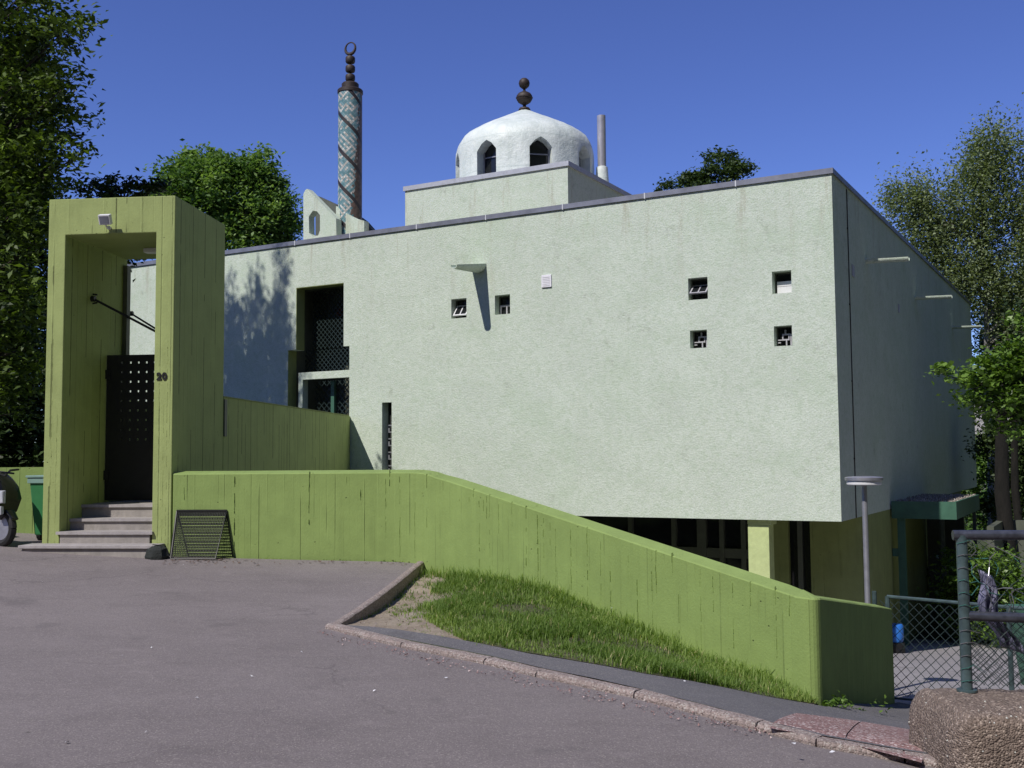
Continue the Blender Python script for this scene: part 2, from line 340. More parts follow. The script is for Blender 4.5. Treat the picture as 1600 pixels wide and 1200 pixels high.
m_bark=mat('bark_dark',bark,c0=(.018,.014,.011),c1=(.06,.05,.04))
m_barkshade=mat('bark_shaded',bark,c0=(.004,.004,.003),c1=(.014,.012,.010))  # bark darkened to stand for shade from the crowns above
m_birch=mat('bark_birch',bark,c0=(.10,.09,.08),c1=(.42,.40,.37))
m_vent=mat('vent_plastic',plain,col=(.80,.78,.85),rough=.5,var=.03)
m_flat=mat('far_building_render',plain,col=(.52,.50,.50),rough=.9)
m_wet=mat('white_scuff',plain,col=(.55,.55,.5),rough=.9)
# ------------------------------------------------------------------ key positions
PR=atd(274,306,15.0)
PF=Fr((PR[0],PR[1],0),px,pn)                       # portal frame: u<=0 to the left, w into depth
FP=onplane(547,652,onplane(357,622,PR,px),px)
C0=onplane(1299,265,FP,fn); ROOF=C0[2]; BOT=.375
BF=Fr((C0[0],C0[1],0),fx,fn)                       # building frame
def uz(x,y,w=0):
    P=onplane(x,y,FP+fn*w,fn); d=P-C0; return d@fx,P[2]
# ------------------------------------------------------------------ ground elevation
def tps(pts,reg=.15):
    P=np.array(pts,float); n=len(P); X=P[:,:2]
    d=np.linalg.norm(X[:,None]-X[None],axis=2); K=np.where(d>0,d*d*np.log(d+1e-9),0)+np.eye(n)*reg
    A=np.zeros((n+3,n+3)); A[:n,:n]=K; A[:n,n]=1; A[:n,n+1:]=X; A[n,:n]=1; A[n+1:,:n]=X.T
    w=np.linalg.solve(A,np.r_[P[:,2],0,0,0])
    def g(x,y):
        r=np.hypot(X[:,0]-x,X[:,1]-y); return float((np.where(r>0,r*r*np.log(r+1e-9),0))@w[:n]+w[n]+w[n+1]*x+w[n+2]*y)
    return g
zr=tps([(-4.79,14.95,.266),(-6.7,15.1,.36),(-7.5,16.2,.49),(-9.5,16.5,.62),(-1.4,14.6,.183),(-1.75,10.27,.0),(.13,8.27,-.03),(1.55,6.83,-.1),(2.33,6.46,-.2),
        (0,0,0),(-5,5,.08),(-12,8,.35),(5,0,-.3),(5,5,-.4),(-14,16,.75),(-3,12.5,.1),(0,4,0),(-6,11,.2),(-10,0,.2),(0,-10,.05),(10,-5,-.7),(-14,22,.9)])
zy=tps([(4.5,12.85,-1.36),(6.7,18.6,-1.98),(3.2,14,-1.4),(10,12,-1.4),(12,24,-2.7),(25,45,-3.6),(6.05,15.4,-1.6),(8.2,23.8,-2.6),(40,40,-3.8),(5,30,-3)])
def zb(x,y):
    t=min(1,max(0,(x+8)/16)); z=-.6-2.2*t*t*(3-2*t)
    r=math.hypot(x,y-6); a=abs(math.degrees(math.atan2(x,y-6)))     # unseen slope added behind the camera and to the right to block sky light
    if x>0: k=min(1,max(0,(a-38)/14))
    else: k=min(1,max(0,(a-100)/25))
    return z+k*min(44 if x>0 else 34,max(0,(r-(15 if x<0 else 21))*1.3))
def sheet(name,poly,zf,m,step,lift=0,label=None,jit=0):
    poly=[Vector((float(a),float(b))) for a,b in poly]; n=len(poly)
    P=[];E=[]
    for i in range(n):
        a,b=poly[i],poly[(i+1)%n]; k=max(1,int((b-a).length/step))
        for q in range(k): P.append(a.lerp(b,q/k))
    m0=len(P); E=[(i,(i+1)%m0) for i in range(m0)]
    xs=[v.x for v in poly];ys=[v.y for v in poly]
    def inside(x,y):
        c=False
        for i in range(n):
            a,b=poly[i],poly[i-1]
            if (a.y>y)!=(b.y>y) and x<(b.x-a.x)*(y-a.y)/(b.y-a.y)+a.x: c=not c
        return c
    x=min(xs)+step/2
    while x<max(xs):
        y=min(ys)+step/2
        while y<max(ys):
            if inside(x,y): P.append(Vector((x,y)))
            y+=step
        x+=step
    vs,_,fs,*r=delaunay_2d_cdt(P,E,[],1,1e-5)
    me=bpy.data.meshes.new(name); me.from_pydata([(v.x,v.y,zf(v.x,v.y)+lift+random.uniform(-jit,jit)) for v in vs],[],[list(q) for q in fs]); me.materials.append(m)
    import bmesh
    bm=bmesh.new();bm.from_mesh(me);bmesh.ops.recalc_face_normals(bm,faces=bm.faces)
    if sum(q.normal.z for q in bm.faces)<0: bmesh.ops.reverse_faces(bm,faces=bm.faces)
    bm.to_mesh(me);bm.free(); me.polygons.foreach_set('use_smooth',[True]*len(me.polygons))
    o=link(bpy.data.objects.new(name,me)); return tag(o,label,None,None,'structure'),inside
# base terrain to the horizon
g=[-600,-300,-220,-150,-110,-95,-88,-82,-78,-74,-70,-66,-62,-58,-54,-50,-46,-42,-38,-34,-30,-26,-22,-18,-14,-11,-8,-6,-4,-2,0,2,4,6,8,12,16,20,24,28,32,36,40,45,50,60,70,90,120,220,400,600]
V=[(x,y,zb(x,y)) for y in g for x in g]; k=len(g)
mb=MB(); mb.add(V,[(j*k+i,j*k+i+1,(j+1)*k+i+1,(j+1)*k+i) for j in range(k-1) for i in range(k-1)])
tag(mb.build('terrain',m_terr,recalc=False,smooth=True),'rough green ground under and beyond the building, with an unseen slope added to block sky','ground',kind='structure')
KB=[hit(x,y,zr)[:2] for x,y in ((508,982),(626,1012),(756,1038),(837,1058),(990,1091),(1181,1141),(1275,1167),(1414,1192))]+[np.array(q) for q in ((3.4,6.0),(6,5.5),(14,4.5))]
_low=[(2.75,9.35,-.6),(4.4,12.8,-1.32),(8,12,-1.5),(8,7,-.9),(3.6,10,-.85)]
zp=tps([(q[0]+.03,q[1]+.05,zr(q[0],q[1])+.038) for q in KB[1:9]]+_low+[(-1.5,10.3,.0),(.99,8.24,-.07),(1.75,8.3,-.24),(1.2,8.9,-.16),(-1.2,14.4,.05),(-1.42,12.6,-.07),(-1.55,11.4,-.08),(-.9,12.6,-.01),(0,13.0,.09),(1.37,11.3,-.26),(-.5,11.5,.04),(.5,10,-.03),(-.3,9.4,.01)],.012)
zv=zp
BEND=np.array([-1.24,14.66]); CORN=np.array([2.72,9.70]); ENDW=np.array([4.50,12.86])
road_poly=[(-40,-12),(14,-12)]+[tuple(q) for q in KB[::-1]]+[(-1.70,10.34),(-1.25,14.60),(-4.78,14.93),(-4.9,15.6),(-6.7,15.6),(-6.75,16.42),(-16,18.4),(-40,24)]
sheet('road',road_poly,zr,m_asph,.55,0,'mauve grey worn asphalt road in front of the entrance')
ST=[tuple(hit(x,y,zp)[:2]) for x,y in ((545,979),(704,999),(828,1024),(1010,1056),(1200,1091),(1292,1106))]    # inner edge of the asphalt strip
kn=[]
for i,q in enumerate(KB):
    a=KB[max(0,i-1)];b=KB[min(len(KB)-1,i+1)];t=(b-a)/np.linalg.norm(b-a);kn.append(np.array([-t[1],t[0]]))
pave_poly=[tuple(KB[i]+kn[i]*.10*(1 if kn[i][1]>0 else -1)) for i in range(len(KB))]+[(14,10),(10,11.6),(4.55,12.9)]+[(2.85,9.70)]+ST[::-1]
sheet('pavement',pave_poly,zp,m_pave,.3,.014,'dark asphalt footpath strip inside the kerb')
verge_poly=[(q[0]-.08,q[1]-.14) for q in ST]+[tuple(CORN+np.array([-.05,.02])),tuple(BEND+np.array([.0,.02])),(-1.30,14.55),(-1.70,10.34)]
_,in_verge=sheet('bare_soil_verge',verge_poly,zv,m_soil,.15,.002,'trodden sandy soil beside the kerb and the grass',.006)
yard_poly=[(4.60,12.86),(10,11.6),(60,6),(70,70),(22,60),(15,42),(8.5,30),(3,20),(-1,24),(1,14.2),(3.2,12.3),(4.35,12.95)]
sheet('schoolyard',yard_poly,zy,m_yard,1.2,0,'pale asphalt yard seen through the wire fence')
# kerb stones : each stone a thing
def kerbstone(a,b,za,zb_,w,h,name='kerb_stone',label='pinkish concrete kerb stone along the road edge',grp='kerb stones along the road',side=1,cat='kerb stone'):
    a=np.array(a);b=np.array(b);t=(b-a)/np.linalg.norm(b-a);nn=np.array([-t[1],t[0]])*side
    L=np.linalg.norm(b-a);mid=(a+b)/2;zm=min(za,zb_)
    fr=Fr((a[0],a[1],0),(t[0],t[1],0),(nn[0],nn[1],0))
    th=thing(name,(mid[0],mid[1],zm),label,cat,grp); OFF[th.name]=np.array([mid[0],mid[1],zm])
    bm=MB(fr); g_=.006
    n=6;V=[];prof=[(0,-.15),(0,h-.025),(.012,h-.006),(.03,h),(w-.02,h),(w,h-.01),(w,-.15)]
    for i in range(n+1):
        s_=g_+(L-2*g_)*i/n; zz=za+(zb_-za)*s_/L
        for pw,ph in prof: V.append((s_,pw+random.uniform(-.004,.004),zz+ph+random.uniform(-.003,.003)))
    k=len(prof)
    Fs=[(i*k+j,(i+1)*k+j,(i+1)*k+j+1,i*k+j+1) for i in range(n) for j in range(k-1)]+[tuple(range(k)),tuple(n*k+j for j in range(k))[::-1]]
    bm.add(V,Fs); return th,bm.build('stone_body',m_kerb,th)
path=[];acc=0
seg=[(KB[i],KB[i+1]) for i in range(len(KB)-3)]
pts=[KB[0]]
for a,b in seg:
    L=np.linalg.norm(b-a);k=max(1,round(L/.9))
    for q in range(1,k+1): pts.append(a+(b-a)*q/k)
ords=['first','second','third','fourth','fifth','sixth','seventh','eighth','ninth','tenth','eleventh','twelfth']
for i in range(len(pts)-1):
    a,b=pts[i],pts[i+1]
    kerbstone(a,b,zr(*a)+.0,zr(*b)+.0,.12,.045,label='pinkish kerb stone, %s along the road counting from the corner by the bare soil'%ords[min(i,11)])
# raised edge between road and sunken soil
ra=np.array([-1.75,10.28]);rb=np.array([-1.30,14.52])
for i in range(5):
    a=ra+(rb-ra)*i/5;b=ra+(rb-ra)*(i+1)/5
    kerbstone(a,b,zr(*a)-.01,zr(*b)-.01,.10,.045,side=-1,label='edging stone between asphalt and sunken soil, %s from the pointed road corner'%ords[i],grp='edging stones of the raised asphalt')
# red pavers at the dropped kerb
for i,(xa,xb,fa_,fb_2) in enumerate(((1202,1318,(1245,1119),(1345,1131)),(1320,1440,(1347,1131.5),(1470,1150)))):
    lo=[hit(xa+(xb-xa)*q/4,1136+(xa+(xb-xa)*q/4-1200)*.213,zp) for q in range(5)];hi=[hit(fa_[0]+(fb_2[0]-fa_[0])*q/4,fa_[1]+(fb_2[1]-fa_[1])*q/4,zp) for q in range(5)]
    o=MB();V=[]
    for r in range(7):
        for a_,b_ in zip(lo,hi): p=a_+(b_-a_)*r/6; w_=max(0,1-r/2); V.append((p[0],p[1],(zp(p[0],p[1])+.022)*(1-w_)+(zr(p[0],p[1])+.044)*w_))
    o.add(V,[(r*5+j,r*5+j+1,r*5+j+6,r*5+j+5) for r in range(6) for j in range(4)])
    tag(o.build('red_paving',m_red,recalc=False),'red speckled paving slab at the kerb, %s'%('nearer the grass' if i==0 else 'next to the stone block'),'paving',kind='structure')
# ------------------------------------------------------------------ low sweeping wall
def lowwall():
    TH=.20
    A=np.array([-4.755,15.0]); st=[]
    def zt_ab(t): return 1.44-.01*t
    n=28; BA=BEND+(A-BEND)/np.linalg.norm(A-BEND)*.75; BC=BEND+(CORN-BEND)/np.linalg.norm(CORN-BEND)*.75; LBC=np.linalg.norm(CORN-BEND)
    for i in range(n): t=i/n; st.append((A+(BA-A)*t,1.40,zr))
    zfun=lambda t:(1.40-1.10*(t/.97)) if t>=.09 else 1.40-1.10/.97*(t*t/.18+ .0)-(1.10/.97*.045)*(t/.09)**1
    for i in range(12):
        t=i/12; q=BA*(1-t)**2+BEND*2*t*(1-t)+BC*t*t; a_=max(0,float((q-BEND)@((CORN-BEND)/LBC)))/LBC; st.append((q,1.40-1.134*a_*min(1,a_/.06),None))
    for i in range(0,25):
        t0_=.75/LBC; t=t0_+i/25*(.965-t0_)
        z=1.40+(.30-1.40)*(t/.97)
        st.append((BEND+(CORN-BEND)*t,z,None))
    P0=BEND+(CORN-BEND)*.965; P2=CORN+(ENDW-CORN)*.05
    for i in range(0,9):
        t=i/8; q=P0*(1-t)**2+CORN*2*t*(1-t)+P2*t*t; st.append((q,.306-.016*t,None))
    zE=-.235
    for i in range(1,11):
        t=i/10; st.append((P2+(ENDW-P2)*t,.29+(zE-.29)*t,None))
    pts=np.array([q[0] for q in st]);T=np.gradient(pts,axis=0);T/=np.linalg.norm(T,axis=1)[:,None]
    Nn=np.c_[T[:,1],-T[:,0]]*1.0     # towards road side
    V=[]
    d1=(CORN-BEND)/np.linalg.norm(CORN-BEND);d2=(ENDW-CORN)/np.linalg.norm(ENDW-CORN);th_=math.acos(float(-d1@d2))
    bis=(d2-d1)/np.linalg.norm(d2-d1); piv=CORN+bis*TH/math.sin(th_/2)
    for (q,z,_),nn in zip(st,Nn):
        inn=q-nn*TH; top=z
        it=top
        k1=(q-CORN)@d1; k2=(q-CORN)@d2
        if np.linalg.norm(q-CORN)<1.2 and ((k1>-k2 and 0) or ((inn-piv)@d1>=0 if abs(nn@d1)<.05 else ((inn-piv)@d2<=0 if abs(nn@d2)<.05 else True))): inn=piv; it=.31
        for (b_,zz) in ((q,top-1.9),(q,top-.012),(q-nn*.012,top+random.uniform(-.003,.003)),(inn+nn*.01,it+.035),(inn,it+.03),(inn,top-1.9)): V.append((b_[0],b_[1],zz))
    k=6;m=len(st)
    mb=MB();mb.add(V,[(i*k+j,(i+1)*k+j,(i+1)*k+j+1,i*k+j+1) for i in range(m-1) for j in range(k-1)]+[tuple(range(k)),tuple((m-1)*k+j for j in range(k))[::-1]])
    return mb,st,Nn
mb,lst,lN=lowwall()
# ragged concrete fins left by the shuttering joints
def fin(mb,q,nn,z0,z1,amp=.007):
    t=np.array([-nn[1],nn[0]]);z=z0
    while z<z1:
        h=random.uniform(.02,.11); 
        if random.random()<.72:
            w=random.uniform(.004,.009);d=random.uniform(.4,1.2)*amp;o=random.uniform(-.004,.004)
            b=q+t*o
            V=[(*(b-t*w-nn*.01),z),(*(b+t*w-nn*.01),z),(*(b+t*w*.3+nn*d),z+.006),(*(b-t*w*.3+nn*d),z+.006),
               (*(b-t*w-nn*.01),z+h),(*(b+t*w-nn*.01),z+h),(*(b+t*w*.3+nn*d*.8),z+h-.006),(*(b-t*w*.3+nn*d*.8),z+h-.006)]
            mb.add(V,[(0,1,2,3),(7,6,5,4),(1,5,6,2),(0,3,7,4),(3,2,6,7)])
        z+=h
cum=0
for i in range(len(lst)-1):
    a,b=lst[i][0],lst[i+1][0];L=np.linalg.norm(b-a)
    if lst[i][0][0]>2.75 and i>62: break
    s_=0
    while True:
        step_=random.choice([.06,.09,.12,.14,.2]); s_+=step_
        if s_>L: break
        q=a+(b-a)*s_/L; zt=min(lst[i][1],lst[i+1][1])-.05
        r=random.random()
        hgt=random.uniform(.25,1.25) if r<.7 else random.uniform(.1,.3)
        z1=zt-random.choice([0,0,0,random.uniform(0,.6)])
        fin(mb,q,lN[i],z1-hgt,z1,random.choice([.005,.008,.011,.016]))
lw=mb.build('low_wall',m_low,recalc=False); tag(lw,'bright green board marked concrete wall sweeping down past the grass','wall')
# ------------------------------------------------------------------ entrance portal
PWID=1.885; PD=1.962; PT=5.36; TL=.255; TR_=.275; LIN=4.835
portal=thing('entrance_portal',PF((-PWID/2,0,.3)),'tall olive green concrete portal frame with number 20 and a black gate','portal')
mb=MB(PF)
us=[-PWID,-PWID+TL,-TR_,0]; zs=[-.3,LIN,PT]
mb.cellwall(us,zs,lambda u,z:not(-PWID+TL<u<-TR_ and z<LIN),PD)
mb.build('portal_frame',m_portal,portal,bevel=.012)
# ragged board fins on the front
mb=MB()
for u in (-1.78,-1.70,-1.02,-.2,-.13,-.08):
    q=PF((u,0,0))[:2]; fin(mb,q,-pn[:2],(.4 if u<-1.6 or u>-.3 else LIN+.02),random.uniform(2.2,3.4) if (u<-1.6 or u>-.3) else PT-.1,.004)
mb.build('shuttering_marks',m_portal,portal,recalc=False)
# house number
cu=bpy.data.curves.new('num','FONT'); cu.body='20'; cu.size=.138; cu.extrude=.006; cu.offset=.006; cu.space_character=1.15; cu.align_x='CENTER'
to=link(bpy.data.objects.new('num',cu)); bpy.context.view_layer.update()
me=bpy.data.meshes.new_from_object(to.evaluated_get(bpy.context.evaluated_depsgraph_get())); bpy.data.objects.remove(to)
hn=link(bpy.data.objects.new('house_number',me)); me.materials.clear(); me.materials.append(m_black)
pc=onplane(253,593,PR,pn); Mx=Matrix(((px[0],0,-pn[0],0),(px[1],0,-pn[1],0),(0,1,0,0),(0,0,0,1)))
pp=pc-pn*.008; Mx.translation=Vector(pp-OFF[portal.name]); hn.parent=portal; hn.matrix_local=Mx; hn['label']='black numerals 20 fixed to the pillar'
# floodlight on the lintel
fl=onplane(165,343,PR-pn*.13,pn); ff=Fr(fl,px,pn*.88+np.array([0,0,-.0])*0+Z*.38,Z*.92-pn*.36)
mb=MB(ff);mb.box((-.085,-.05,-.07),(.085,.03,.075)); lampb=mb.build('floodlight',m_white,portal,bevel=.008)
mb=MB(ff);mb.box((-.068,-.053,-.052),(.068,-.045,.056)); mb.build('floodlight_glass',m_cap,lampb)
mb=MB();mb.tube([fl+np.array([0,0,-.06]),fl+pn*.03+np.array([0,0,-.095]),fl+pn*.13+np.array([0,0,-.095])],.012);mb.tube([fl+pn*.09+np.array([0,0,-.095]),fl+pn*.128+np.array([0,0,-.095])],.028,12);mb.build('floodlight_bracket',m_white,lampb)
# ceiling lamp inside
mb=MB(PF);mb.box((-.95,1.05,LIN-.07),(-.55,1.20,LIN-.002));mb.build('ceiling_lamp',m_white,portal,bevel=.015)
# gate with pierced holes
def W0(x,y): return onplane(x,y,PF((-PWID+TL,0,0)),px)
GW=1.30; GZ0,GZ1=.985,3.22; gu0=-PWID+TL+.012; gu1=-TR_-.012
gate=tag(link(bpy.data.objects.new('gate_root_tmp',None)),None); bpy.data.objects.remove(gate)
mb=MB(PF); hu=[gu1-.055-.128*i for i in range(9)]; hz=[GZ1-.12-.148*i for i in range(9)]
us=[gu0];zs=[GZ0]
for h in sorted(hu): us+= [h-.016,h+.016]
us=[u for u in us if u>=gu0]+[gu1]
for h in sorted(hz): zs+=[h-.016,h+.016]
zs.append(GZ1)
def sol(u,z): return not(any(abs(u-h)<.016 for h in hu) and any(abs(z-h)<.016 for h in hz))
mb.cellwall(us,zs,sol,.03,w0=GW)
gt=mb.build('gate',m_black,portal); gt['label']='black metal gate leaf pierced by rows of small holes'
mb=MB(PF);mb.box((gu1-.30,GW-.035,2.02),(gu1-.10,GW-.003,2.07));mb.box((gu1-.34,GW-.012,1.96),(gu1-.06,GW-.003,2.13));mb.build('handle',m_black,gt)
for z in (1.3,2.85): mb=MB(PF);mb.box((gu0-.011,GW-.03,z),(gu0+.06,GW-.002,z+.14));mb.build('hinge',m_black,gt)
T0=PF((gu1-.07,GW+.0,GZ1+.10))
h1=W0(143,467);h2=PF((-PWID+TL+.0,PD-.1,0));h2=W0(203,490)
mb=MB();mb.tube([h1+px*.03,T0],.019,8);mb.tube([h1+np.array([0,0,.0]),h1+px*.06],.045,10);mb.box((gu1-.10,GW-.02,GZ1-.02),(gu1-.03,GW+.02,GZ1+.16),fr=PF)
mb.tube([h1+px*.02+Z*.07,h1+px*.09+Z*.06],.014);mb.tube([h1+px*.02-Z*.07,h1+px*.09-Z*.06],.014);mb.build('brace_rod',m_black,gt)
mb=MB();mb.tube([h2+px*.02,T0],.015,8);mb.tube([h2,h2+px*.05],.04,10);mb.build('brace_rod',m_black,gt)
mb=MB(PF);mb.box((-PWID+TL+.0,PD-.14,1.0),(-PWID+TL+.07,PD-.02,LIN-.12));mb.build('jamb',m_dgf,portal)
# steps
steps=thing('entrance_steps',PF((-.9,-.2,.3)),'four worn grey stone steps rising into the green portal','steps')
sdat=[(-.36,.435,-2.03,-.08),(-.05,.60,-PWID+TL+.003 -.0,-TR_-.003),(.27,.765,-PWID+TL+.003,-TR_-.003),(.60,.95,-PWID+TL+.003,-TR_-.003)]
prev=.0
for i,(w,z,u0,u1) in enumerate(sdat):
    zl=[.0,.435,.60,.765][i]
    ww1=[0.0,.5,.8,1.1][i] if i else -.055
    mb=MB(PF)
    if i==0:
        mb.box((u0,w,z-.045),(u1,-.003,z)); t_=mb.build('tread',m_step,steps,bevel=.008)
        mb=MB(PF);mb.box((u0+.04,w+.035,.0),(u1-.02,-.003,z-.046));mb.build('riser',m_step2,steps)
    else:
        wn_=sdat[i+1][0]+.06 if i<3 else PD+.6
        if i==1:
            mb.box((u0-.03,w,z-.04),(u1+.03,-.003,z)); mb.box((u0,-.0029,z-.04),(u1,wn_,z-.0005))
        else: mb.box((u0,w,z-.04),(u1,wn_,z))
        mb.build('tread',m_step,steps)
        mb=MB(PF);mb.box((u0+(.02 if i==1 else 0),w+.03,zl-.04),(u1-(.02 if i==1 else 0),w+.30,z-.041));mb.build('riser',m_step2,steps)
mb=MB(PF);mb.box((-PWID+TL+.004,1.0,.7),(-TR_-.004,3.0,.956));mb.build('landing',m_step2,steps)
# dark stone by the steps
sc=hit(243,874,zr); mb=MB()
prof=[(.13,-.05),(.165,.06),(.14,.15),(.08,.20),(.02,.205)]
mb.lathe((sc[0],sc[1]+.08,zr(sc[0],sc[1])-.02),prof,7); mb.v[-1]+=rng.normal(0,.012,mb.v[-1].shape)
tag(mb.build('boulder',m_stone,smooth=False),'dark round stone at the right foot of the steps','stone')
# bridge walls from portal to building, deck
bw=thing('bridge_wall',PF((-.1,5,1)),'shaded olive concrete parapet wall running from portal back to building','wall')
LW=(onplane(547,652,PR,px)-PR)@pn
zt=2.582
mb=MB(PF);mb.prism([(0,0)],0,0) if False else None
V=[(-.20,PD+.01,-.5),(0,PD+.01,-.5),(0,LW-.0,-.5),(-.20,LW-.1,-.5),(-.20,PD+.01,zt),(0,PD+.01,zt),(0,LW,zt),(-.20,LW-.1,zt)]
mb.add(V,[(0,3,2,1),(4,5,6,7),(0,1,5,4),(1,2,6,5),(2,3,7,6),(3,0,4,7)])
mb.build('parapet',m_portal,bw)
mb=MB(PF);mb.box((-.215,PD+.005,zt+.002),(.012,LW-.12,zt+.02));mb.build('coping',m_lower,bw)
mb=MB(PF);mb.box((.002,PD+.0101,zt-.62),(.02,PD+.12,zt-.03));mb.build('joint_strip',m_dgf,bw)
mb=MB(PF);mb.box((-PWID,PD+.01,.2),(-.202,LW-.3,.995));mb.build('deck',m_step2,bw)
mb=MB(PF);mb.box((-PWID,PD+.01,.2),(-PWID+.2,LW-.2,zt));mb.build('parapet',m_portal,bw)
# left wall behind the bin
lwz=1.50
a=atd(-260,835,16.3);b=PF((-PWID-.003,1.25,0))
t=(b-a);t[2]=0;L=np.linalg.norm(t);t/=L;nn=np.array([-t[1],t[0],0])
LF=Fr((a[0],a[1],0),t,nn)
mb=MB(LF);mb.box((-8,0,-.3),(L,.2,lwz),j=0);
q0=LF((0,0,0))
for k in range(46):
    u=L-random.uniform(0,3); fin(mb,LF((u,0,0))[:2],-nn[:2],.5,random.uniform(.8,lwz-.02),.006)
tag(mb.build('boundary_wall',m_low,recalc=False),'sunlit green concrete wall behind the wheelie bin, left of the portal','wall')
# ------------------------------------------------------------------ mosque building
mosque=thing('mosque_building',BF((-9,4,.4)),'pale green rendered mosque with white dome and tiled minaret','building')
UL=-19.4; SL=float((onplane(1516,474,C0,fx)-C0)@fn)
wins=[(-8.397,-7.997,4.69,5.125,'pivot'),(-7.27,-6.89,4.695,5.12,'transom'),(-2.84,-2.44,4.665,5.10,'pivot2'),(-1.164,-.797,4.655,5.08,'blind'),
      (-2.822,-2.474,3.705,4.06,'lattice'),(-1.153,-.811,3.65,4.035,'lattice')]
slot=(-10.297,-10.026,1.15,2.875)
op=[(-12.88,-11.42,4.24,5.765),(-13.13,-11.245,1.0,4.245)]
holes=[w[:4] for w in wins]+[slot]+op
us=sorted({UL,0,*[h[0] for h in holes],*[h[1] for h in holes]}); zs=sorted({BOT,ROOF,*[h[2] for h in holes],*[h[3] for h in holes]})
us=[u for i,u in enumerate(us) if i==0 or u-us[i-1]>1e-4]; zs=[z for i,z in enumerate(zs) if i==0 or z-zs[i-1]>1e-4]
mb=MB(BF); mb.cellwall(us,zs,lambda u,z:not any(h[0]<u<h[1] and h[2]<z<h[3] for h in holes),.30)
mb.build('facade_wall',m_stucco,mosque)
mb=MB(BF)
RT2=7.15
V=[(0,.301,BOT),(0,SL,BOT),(0,SL,RT2),(0,.301,ROOF),(-.3,.301,BOT),(-.3,SL,BOT),(-.3,SL,RT2),(-.3,.301,ROOF)]
mb.add(V,[(0,1,2,3),(7,6,5,4),(0,4,5,1),(1,5,6,2),(2,6,7,3),(3,7,4,0)])
mb.build('side_wall',m_stucco,mosque)
mb=MB(BF);mb.box((UL,.301,BOT),(UL+.3,SL,ROOF));mb.box((UL+.301,SL-.3,BOT),(-.301,SL,ROOF));mb.build('rear_wall',m_stucco,mosque)
mb=MB(BF);mb.box((UL+.301,.301,ROOF-.45),(-.301,SL-.301,ROOF-.25));mb.build('roof',m_gravel,mosque)
mb=MB(BF);mb.box((UL+.02,.301,BOT+.004),(-.302,SL-.302,BOT+.2));mb.build('soffit',m_lower,mosque)
# flashing
mb=MB(BF);mb.box((UL-.03,-.035,ROOF+.002),(.035,.34,ROOF+.028));mb.box((UL-.03,-.035,ROOF-.075),(.035,-.003,ROOF+.0015))
mb.add([(.003,-.003,ROOF-.07),(.035,-.003,ROOF-.07),(.035,SL+.03,RT2-.07),(.003,SL+.03,RT2-.07),(.003,-.003,ROOF+.001),(.035,-.003,ROOF+.001),(.035,SL+.03,RT2+.001),(.003,SL+.03,RT2+.001)],[(0,3,2,1),(4,5,6,7),(0,1,5,4),(1,2,6,5),(2,3,7,6),(3,0,4,7)])
mb.add([(-.34,.341,ROOF+.002),(.035,.341,ROOF+.002),(.035,SL+.03,RT2+.002),(-.34,SL+.03,RT2+.002),(-.34,.341,ROOF+.028),(.035,.341,ROOF+.028),(.035,SL+.03,RT2+.028),(-.34,SL+.03,RT2+.028)],[(0,3,2,1),(4,5,6,7),(0,1,5,4),(1,2,6,5),(2,3,7,6),(3,0,4,7)])
fl_=mb.build('roof_flashing',m_cap,mosque)
for x in (462,548,652,760,880,1008,1150):
    mb=MB(BF);u=uz(x,int(366-(x-547)*.1355))[0]; mb.box((u-.012,-.040,ROOF-.085),(u+.012,.30,ROOF+.034));mb.build('flashing_joint',m_capj,fl_)
